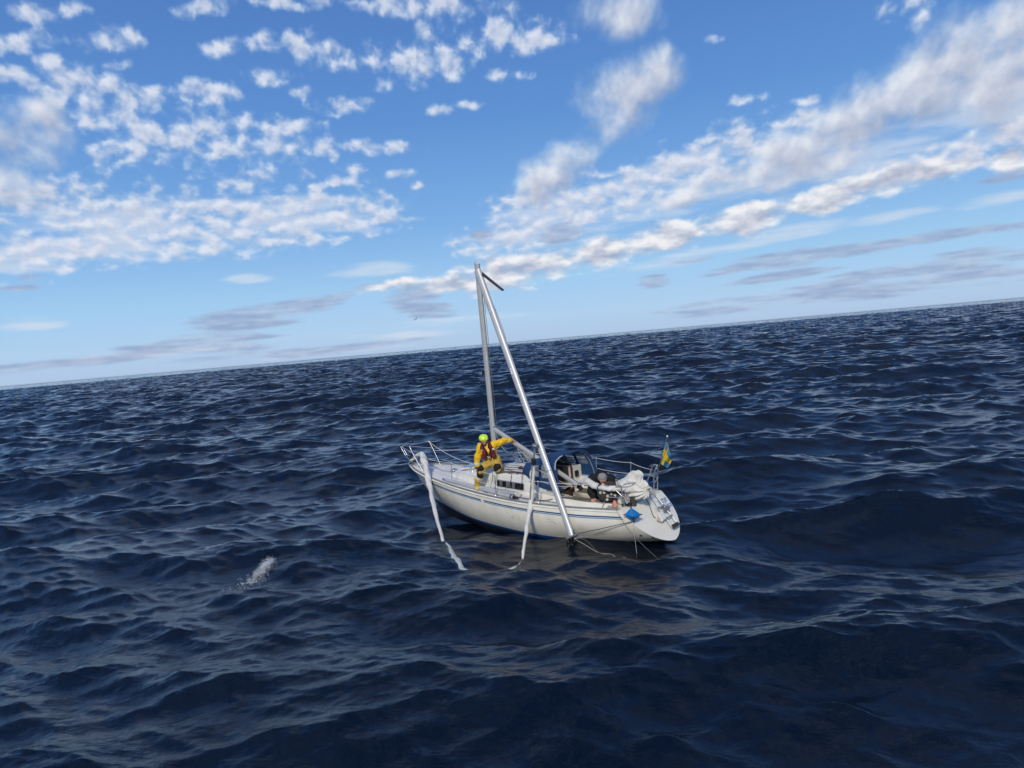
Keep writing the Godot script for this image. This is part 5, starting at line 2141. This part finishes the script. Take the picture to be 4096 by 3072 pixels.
# palm, four fingers and a thumb; b.x runs along the fingers, b.y out of the back of the hand, b.z towards the thumb
func hand(wrist: Vector3, b: Basis, curl: float) -> Array:
	var out := []
	for k in 4:
		var z := 0.032 - 0.021 * k
		var root := wrist + b * Vector3(0.085 - 0.004 * absf(k - 1.0), 0.0, z)
		out.append([wrist + b * Vector3(0.01, 0, z * 0.6), root, 0.014, 0.0115])
		var l: float = [0.040, 0.045, 0.042, 0.032][k]
		var p1 := root + b * Vector3(cos(curl) * l, -sin(curl) * l, 0.003 * (1.5 - k))
		var p2 := p1 + b * Vector3(cos(curl * 2.0) * l * 0.7, -sin(curl * 2.0) * l * 0.7, 0)
		var p3 := p2 + b * Vector3(cos(curl * 2.6) * l * 0.5, -sin(curl * 2.6) * l * 0.5, 0)
		out.append([root, p1, 0.0105, 0.0095])
		out.append([p1, p2, 0.0095, 0.0085])
		out.append([p2, p3, 0.0085, 0.0075])
	var t0 := wrist + b * Vector3(0.03, -0.006, 0.03)
	var t1 := t0 + b * Vector3(0.035, -0.012, 0.032)
	var t2 := t1 + b * Vector3(0.035, -0.018, 0.010)
	out.append([t0, t1, 0.014, 0.012])
	out.append([t1, t2, 0.012, 0.009])
	out.append([wrist - b.x * 0.05, wrist + b.x * 0.02, 0.024, 0.022])
	return out

# skull, jaw, nose, brow, ears; b.x is where the face looks, b.y the crown, b.z the right ear
func head(c: Vector3, b: Basis) -> Array:
	return [
		[c + b * Vector3(-0.015, 0.03, 0), c + b * Vector3(0.02, 0.02, 0), 0.092, 0.082],
		[c + b * Vector3(0.03, -0.03, 0), c + b * Vector3(0.055, -0.085, 0), 0.066, 0.034],
		[c + b * Vector3(0.088, 0.005, 0), c + b * Vector3(0.112, -0.032, 0), 0.010, 0.015],
		[c + b * Vector3(0.082, 0.022, -0.036), c + b * Vector3(0.082, 0.022, 0.036), 0.014, 0.014],
		[c + b * Vector3(0.078, -0.062, -0.02), c + b * Vector3(0.078, -0.062, 0.02), 0.012, 0.012],
		[c + b * Vector3(-0.005, 0.015, -0.088), c + b * Vector3(-0.01, -0.02, -0.086), 0.016, 0.011],
		[c + b * Vector3(-0.005, 0.015, 0.088), c + b * Vector3(-0.01, -0.02, 0.086), 0.016, 0.011],
		[c + b * Vector3(-0.02, -0.05, 0), c + b * Vector3(-0.035, -0.15, 0), 0.055, 0.058]]

func face_marks(c: Vector3, b: Basis, parent: Node3D) -> void:
	var g := Geo.new()
	for s in [-1.0, 1.0]:
		g.blob(c + b * Vector3(0.088, 0.002, s * 0.033), Vector3(0.010, 0.007, 0.014), b, 8)
	part("eyes", g, mats.dark_glass, parent)
	g = Geo.new()
	g.blob(c + b * Vector3(0.088, -0.060, 0.0), Vector3(0.008, 0.006, 0.022), b, 8)
	part("mouth", g, mats.vest_red, parent)

func band_round(a: Vector3, b: Vector3, r: float, w: float) -> Geo:
	var d := (b - a).normalized()
	var m := a.lerp(b, 0.5)
	return tube_geo([m - d * w * 0.5, m + d * w * 0.5], r, 16)

func build_rescuer() -> void:
	var foot := Vector3(0.70, 0.94, -0.86)
	var o := thing("person", "person in yellow oilskins, red life vest and lime helmet leaning on the boom", "person", foot)
	var pelvis := Vector3(0.33, 1.66, -0.56)
	var chest := Vector3(0.33, 1.93, -0.66)
	var neck := Vector3(0.335, 2.08, -0.735)
	var hc := Vector3(0.315, 2.205, -0.80)
	var rs := Vector3(0.475, 2.02, -0.80)
	var re := Vector3(0.545, 1.77, -0.885)
	var rw := Vector3(0.55, 1.50, -0.93)
	var ls := Vector3(0.20, 2.05, -0.56)
	var le := Vector3(0.00, 2.13, -0.385)
	var lw := Vector3(-0.075, 2.105, -0.205)
	var rh := Vector3(0.42, 1.62, -0.62)
	var rk := Vector3(0.50, 1.42, -0.84)
	var ra := Vector3(0.69, 1.03, -0.86)
	var lh := Vector3(0.24, 1.63, -0.52)
	var lk := Vector3(0.14, 1.455, -0.60)
	var la := Vector3(0.42, 1.44, -0.25)
	var look := Vector3(-0.82, -0.26, -0.52).normalized()
	var hb := Basis(look, Vector3.UP, Vector3.ZERO)
	hb.y = (Vector3(0.05, 1, 0.02) - look * Vector3(0.05, 1, 0.02).dot(look)).normalized()
	hb.z = hb.x.cross(hb.y)
	var body := [[pelvis, chest, 0.11, 0.13], [chest, neck, 0.12, 0.055], [rs, re, 0.05, 0.042], [re, rw, 0.042, 0.03], [ls, le, 0.05, 0.042], [le, lw, 0.042, 0.03], [chest, rs, 0.09, 0.06], [chest, ls, 0.09, 0.06], [rh, rk, 0.085, 0.06], [rk, ra, 0.06, 0.042], [lh, lk, 0.085, 0.06], [lk, la, 0.06, 0.042]]
	body.append_array(head(hc, hb))
	var skin := part("body", flesh(body, 0.012, 0.03), mats.skin, o)
	face_marks(hc, hb, o)
	# right hand round the guard line, left hand flat on the boom
	var rb := Basis(Vector3(0.0, -1, -0.1), Vector3(0.1, 0, -1), Vector3(1, 0, 0)).orthonormalized()
	part("hand", flesh(hand(rw, rb, 0.75), 0.005, 0.012), mats.skin, skin)
	var lb := Basis(Vector3(-0.70, -0.35, 0.62), Vector3(-0.2, 0.9, 0.3), Vector3(0.6, 0.1, 0.75)).orthonormalized()
	part("hand", flesh(hand(lw, lb, 0.45), 0.005, 0.012), mats.skin, skin)
	var puff := FastNoiseLite.new()
	puff.seed = 8
	puff.frequency = 6.0
	puff.fractal_octaves = 2
	var jacket := [[pelvis + Vector3(0, 0.03, 0), chest, 0.135, 0.155], [chest, neck, 0.145, 0.085], [chest, rs, 0.12, 0.088], [chest, ls, 0.12, 0.088], [rs, re, 0.086, 0.072], [re, rw + (re - rw).normalized() * 0.02, 0.072, 0.054], [ls, le, 0.086, 0.07], [le, lw + (le - lw).normalized() * 0.02, 0.07, 0.052]]
	part("jacket", flesh(jacket, 0.013, 0.05, puff, 0.030), mats.oilskin_yellow, o)
	var trousers := [[pelvis, pelvis + Vector3(0, -0.04, 0), 0.155, 0.15], [rh, rk, 0.125, 0.093], [rk, ra, 0.088, 0.075], [lh, lk, 0.125, 0.093], [lk, la, 0.088, 0.07]]
	part("trousers", flesh(trousers, 0.013, 0.05, puff, 0.034), mats.oilskin_trousers, o)
	part("knee_pad", flesh([[rk + Vector3(0.0, 0.06, -0.012), rk + Vector3(0.03, -0.10, -0.02), 0.103, 0.097]], 0.014, 0.02), mats.black_cloth, o)
	part("knee_pad", flesh([[lk + Vector3(-0.01, 0.03, -0.025), lk + Vector3(0.03, -0.01, 0.0), 0.105, 0.10]], 0.014, 0.02), mats.black_cloth, o)
	part("boot", flesh([[ra + Vector3(0, 0.16, 0), ra, 0.078, 0.06], [ra + Vector3(0, -0.05, 0), ra + Vector3(-0.06, -0.06, -0.09), 0.05, 0.04]], 0.012, 0.03), mats.oilskin_yellow, o)
	part("boot", flesh([[la, la + Vector3(0.07, -0.01, 0.08), 0.055, 0.042]], 0.012, 0.03), mats.black_cloth, o)
	# bands, cuffs
	part("reflective_band", band_round(re.lerp(rw, 0.50), re.lerp(rw, 0.62), 0.077, 0.05), mats.reflective, o)
	part("reflective_band", band_round(le.lerp(lw, 0.30), le.lerp(lw, 0.42), 0.077, 0.05), mats.reflective, o)
	part("cuff", band_round(re.lerp(rw, 0.86), re.lerp(rw, 0.96), 0.066, 0.03), mats.black_cloth, o)
	part("cuff", band_round(le.lerp(lw, 0.80), le.lerp(lw, 0.92), 0.062, 0.03), mats.black_cloth, o)
	part("reflective_band", band_round(rk.lerp(ra, 0.42), rk.lerp(ra, 0.55), 0.098, 0.05), mats.reflective, o)
	# life vest: two lobes down the chest joined behind the neck, belt below
	var out := Vector3(-0.66, 0.22, -0.72)
	var side := Vector3(0.70, 0.0, -0.68)
	var vest := []
	for s in [1.0, -1.0]:
		vest.append([neck + side * 0.09 * s + Vector3(0, 0.015, 0.02), neck + side * 0.10 * s + out * 0.09 + Vector3(0, -0.05, 0), 0.04, 0.042])
		vest.append([neck + side * 0.10 * s + out * 0.09 + Vector3(0, -0.05, 0), chest + side * 0.10 * s + out * 0.14 + Vector3(0, -0.03, 0), 0.046, 0.055])
		vest.append([chest + side * 0.10 * s + out * 0.14 + Vector3(0, -0.03, 0), chest + side * 0.12 * s + out * 0.13 + Vector3(0, -0.16, 0), 0.058, 0.06])
	part("life_vest", flesh(vest, 0.012, 0.03, puff, 0.02), mats.vest_red, o)
	for s in [1.0, -1.0]:
		tube_part("vest_strap", curve([neck + side * 0.07 * s + Vector3(0, 0.05, 0.02), neck + side * 0.075 * s + out * 0.13 + Vector3(0, -0.02, 0), chest + side * 0.06 * s + out * 0.205 + Vector3(0, -0.01, 0), chest + side * 0.015 * s + out * 0.20 + Vector3(0, -0.15, 0), pelvis + out * 0.17 + Vector3(0, 0.05, 0)]), 0.019, mats.black_cloth, o, 6)
		var g2 := Geo.new()
		g2.box(chest + side * 0.135 * s + out * 0.19 + Vector3(0, 0.01, 0), Vector3(0.06, 0.045, 0.012), Basis(side, Vector3.UP, side.cross(Vector3.UP)).orthonormalized(), 0.003)
		part("vest_patch", g2, mats.reflective, o)
	var g := Geo.new()
	g.box(chest + out * 0.20 + Vector3(0, -0.17, 0), Vector3(0.07, 0.07, 0.03), Basis(side, Vector3.UP, side.cross(Vector3.UP)).orthonormalized(), 0.01)
	part("buckle", g, mats.steel, o)
	tube_part("safety_line", curve([pelvis + out * 0.18 + Vector3(0, 0.06, 0), pelvis + out * 0.20 + side * -0.04 + Vector3(0, -0.08, 0), pelvis + out * 0.2 + side * -0.12 + Vector3(0, -0.16, 0), lk + Vector3(-0.1, -0.05, -0.05)]), 0.009, mats.oilskin_yellow, o, 5)
	# helmet
	g = Geo.new()
	var prof := [Vector2(0.112, -0.004), Vector2(0.118, 0.0), Vector2(0.119, 0.03), Vector2(0.110, 0.07), Vector2(0.083, 0.105), Vector2(0.046, 0.122), Vector2(0.0, 0.127)]
	var hel := Basis(hb.x * 1.10, hb.y, hb.z)
	g.lathe(prof, hc + hb * Vector3(-0.016, 0.030, 0), hel * Basis(Vector3(0, 0, 1), 0.22), 24)
	var helmet := part("helmet", g, mats.helmet, o)
	g = Geo.new()
	for s in [-1.0, 0.0, 1.0]:
		var line := []
		for i in 9:
			var a := lerpf(0.35, PI - 0.35, i / 8.0)
			line.append(hc + hb * Vector3(-0.008 + cos(a) * 0.128, 0.034 + sin(a) * 0.125 * (0.86 if s != 0.0 else 1.0), s * 0.065))
		g.tube(line, 0.009, 6)
	part("helmet_ridge", g, mats.helmet, helmet)
	g = Geo.new()
	for s in [-1.0, 1.0]:
		for k in 2:
			g.blob(hc + hb * Vector3(0.02 - 0.07 * k, 0.072, s * 0.104), Vector3(0.026, 0.010, 0.010), hb, 8)
	part("helmet_vent", g, mats.black_plastic, helmet)
	for s in [-1.0, 1.0]:
		tube_part("chin_strap", curve([hc + hb * Vector3(0.0, 0.02, s * 0.102), hc + hb * Vector3(0.03, -0.06, s * 0.070), hc + hb * Vector3(0.052, -0.115, 0)]), 0.006, mats.black_cloth, helmet, 5)
	part("beard", flesh([[hc + hb * Vector3(0.04, -0.06, 0), hc + hb * Vector3(0.062, -0.092, 0), 0.058, 0.034]], 0.010, 0.02), mats.brown_hair, o)

func build_sailor() -> void:
	var o := thing("person", "grey-haired person in a black jacket bent over the port side of the cockpit", "person", Vector3(-2.75, 0.78, -0.25))
	var pelvis := Vector3(-2.66, 0.92, -0.18)
	var belly := Vector3(-2.70, 1.20, -0.18)
	var chest := Vector3(-2.89, 1.42, -0.32)
	var neck := Vector3(-3.02, 1.47, -0.44)
	var hc := Vector3(-3.105, 1.475, -0.535)
	var look := Vector3(-0.42, -0.80, -0.42).normalized()
	var crown := Vector3(-0.62, 0.45, -0.64)
	crown = (crown - look * crown.dot(look)).normalized()
	var hb := Basis(look, crown, look.cross(crown))
	var as_ := Vector3(-2.77, 1.43, -0.47)
	var ae := Vector3(-2.79, 1.20, -0.60)
	var aw := Vector3(-2.92, 1.085, -0.70)
	var bs := Vector3(-3.12, 1.43, -0.27)
	var be := Vector3(-3.34, 1.20, -0.50)
	var bw := Vector3(-3.53, 1.08, -0.75)
	var body := [[pelvis, belly, 0.12, 0.12], [belly, chest, 0.12, 0.13], [chest, neck, 0.12, 0.06], [chest, as_, 0.09, 0.06], [chest, bs, 0.09, 0.06], [as_, ae, 0.05, 0.042], [ae, aw, 0.042, 0.028], [bs, be, 0.05, 0.042], [be, bw, 0.042, 0.028],
		[pelvis + Vector3(0.05, 0, 0.08), Vector3(-3.0, 0.86, 0.0), 0.08, 0.06], [Vector3(-3.0, 0.86, 0.0), Vector3(-2.95, 0.53, 0.10), 0.06, 0.04], [pelvis + Vector3(0.02, 0, -0.1), Vector3(-2.98, 0.87, -0.30), 0.08, 0.06], [Vector3(-2.98, 0.87, -0.30), Vector3(-2.92, 0.83, -0.1), 0.06, 0.045]]
	body.append_array(head(hc, hb))
	var skin := part("body", flesh(body, 0.012, 0.03), mats.skin, o)
	var ab := Basis(Vector3(-0.42, -0.42, -0.75), Vector3(-0.2, 0.9, -0.35), Vector3(-1, 0, 0.5)).orthonormalized()
	part("hand", flesh(hand(aw, ab, 0.25), 0.005, 0.012), mats.skin, skin)
	var bb := Basis(Vector3(-0.55, -0.65, -0.5), Vector3(-0.3, 0.75, -0.6), Vector3(0.6, 0.0, -0.6)).orthonormalized()
	part("hand", flesh(hand(bw, bb, 0.4), 0.005, 0.012), mats.skin, skin)
	var puff := FastNoiseLite.new()
	puff.seed = 18
	puff.frequency = 6.0
	puff.fractal_octaves = 2
	var jacket := [[pelvis, belly, 0.15, 0.15], [belly, chest, 0.15, 0.165], [chest, neck, 0.15, 0.09], [chest, as_, 0.12, 0.088], [chest, bs, 0.12, 0.088], [as_, ae, 0.085, 0.075], [ae, aw, 0.075, 0.055], [bs, be, 0.085, 0.07], [be, bw + (be - bw).normalized() * 0.05, 0.07, 0.05]]
	part("jacket", flesh(jacket, 0.013, 0.045, puff, 0.03), mats.black_cloth, o)
	part("trousers", flesh(thicker(body.slice(9, 13), 0.02), 0.014, 0.04), mats.black_cloth, o)
	part("red_cuff", band_round(bw + (be - bw).normalized() * 0.07, bw + (be - bw).normalized() * 0.02, 0.05, 0.05), mats.vest_red, o)
	# hair over the crown, thin at the top
	part("hair", flesh([[hc + hb * Vector3(-0.035, 0.035, 0), hc + hb * Vector3(-0.01, 0.045, 0), 0.095, 0.088], [hc + hb * Vector3(-0.05, -0.02, -0.04), hc + hb * Vector3(-0.05, -0.02, 0.04), 0.065, 0.065]], 0.009, 0.02, puff, 0.012), mats.grey_hair, o)

# ---------------------------------------------------------------- foam, gull
const WHITECAPS := [[72.3, -393.9, 7.32], [100.6, -436.0, 2.34], [106.1, -326.9, 3.59], [89.7, -250.5, 3.47], [169.1, -448.7, 2.50], [192.2, -417.5, 2.40], [144.2, -267.2, 2.38], [45.0, -91.3, 2.12], [49.8, -96.8, 1.71], [56.1, -88.4, 1.09], [41.2, -110.4, 0.92], [36.7, -114.3, 1.25], [21.6, -82.7, 0.33], [136.0, -474.2, 1.54], [69.3, -142.7, 1.24], [347.0, -499.7, 2.38], [43.1, -107.3, 0.75], [243.0, -544.5, 1.87], [30.3, -221.2, 1.46], [168.3, -255.0, 1.12], [1018.2, -1680.5, 6.15], [-238.8, -1024.7, 5.49], [-70.6, -301.7, 1.21], [-490.2, -2327.2, 6.21], [-339.3, -1309.6, 2.82], [-280.4, -1030.0, 1.67], [-101.7, -347.4, 0.76], [-184.9, -524.9, 0.87], [-155.2, -341.3, 1.47], [-123.3, -214.6, 1.16], [-198.8, -304.9, 0.85], [-434.8, -638.3, 1.81], [-273.1, -456.7, 0.83], [-21.7, -178.7, 0.56], [-186.7, -397.2, 0.92], [-207.2, -376.8, 0.67], [-59.0, -150.8, 0.42], [-79.9, -181.4, 0.41], [-68.0, -98.9, 0.94], [-230.2, -561.8, 1.11], [-114.6, -224.6, 0.39]]

func build_foam() -> void:
	var r := RandomNumberGenerator.new()
	r.seed = 41
	var drops := []
	# one breaking crest near by: a burst of spray and a lacy apron in front of it
	for i in 1500:
		var a := r.randfn(0.0, 0.10)
		var b := absf(r.randfn(0.0, 0.36))
		var p := Vector3(-5.80 + a * (0.6 + b) - b * 0.26, 0, -16.5 + b * 1.3)
		p.y = sea_height(p.x, p.z) + absf(r.randfn(0.0, 0.06)) * maxf(0.06, 1.0 - b * 1.4)
		drops.append([p, r.randf_range(0.003, 0.0105)])
	for w in WHITECAPS:
		var far := Vector2(w[0], w[1]).length()
		var size: float = w[2]
		var pieces := int(clampf(40.0 + size * 12.0, 30.0, 110.0))
		var bx := 0.0
		var best := -9.0
		# settle on the crest next to the spot
		for k in 24:
			var s := far * 0.03 * (k / 23.0 - 0.5)
			var y := sea_height(w[0] + s * 0.2, w[1] + s)
			if y > best:
				best = y
				bx = s
		for i in pieces:
			var t := r.randfn(0.0, 0.32) * size
			var d := r.randfn(0.0, 0.06) * size
			var p := Vector3(w[0] + bx * 0.2 + t, 0, w[1] + bx + d + 0.12 * t)
			p.y = sea_height(p.x, p.z) + 0.02
			drops.append([p, r.randf_range(0.25, 0.8) * 0.06 * size * (1.0 if far < 200.0 else 1.25)])
	var g := Geo.new()
	g.blob(Vector3.ZERO, Vector3(1.0, 0.5, 0.8), Basis(), 6)
	var mm := MultiMesh.new()
	mm.transform_format = MultiMesh.TRANSFORM_3D
	mm.mesh = g.mesh()
	mm.instance_count = drops.size()
	for i in drops.size():
		var s: float = drops[i][1]
		mm.set_instance_transform(i, Transform3D(Basis(Vector3.UP, r.randf() * TAU) * Basis.from_scale(Vector3(s * r.randf_range(0.8, 2.0), s, s)), drops[i][0]))
	var o := MultiMeshInstance3D.new()
	o.name = "sea_foam"
	o.multimesh = mm
	o.material_override = mats.foam_white
	o.set_meta("kind", "stuff")
	o.set_meta("label", "white foam and spray on breaking wave crests")
	o.set_meta("category", "foam")
	add_child(o)

func build_gull() -> void:
	var o := Node3D.new()
	o.name = "gull"
	add_child(o)
	o.position = Vector3(-16.0, CAMERA_HEIGHT + 5.5, -131.0)
	o.rotation = Vector3(0.2, 0.9, 0.5)
	o.set_meta("base", Vector3.ZERO)
	o.set_meta("label", "small gull gliding low over the horizon left of the broken mast")
	o.set_meta("category", "gull")
	var g := Geo.new()
	g.tube([Vector3(0, 0, 0.24), Vector3(0, 0.01, 0.15), Vector3(0, 0, 0.0), Vector3(0, 0, -0.18), Vector3(0, 0, -0.30)], [0.02, 0.05, 0.065, 0.04, 0.01], 10)
	part("body", g, mats.gull_white, o)
	for s in [-1.0, 1.0]:
		g = Geo.new()
		g.tube([Vector3(0.04 * s, 0.03, 0.05), Vector3(0.25 * s, 0.16, 0.07), Vector3(0.42 * s, 0.18, 0.0), Vector3(0.68 * s, 0.06, -0.12)], [0.09, 0.085, 0.07, 0.012], 8, true, 0.14, Vector3(0, 0, 1))
		part("wing", g, mats.rope_grey, o)
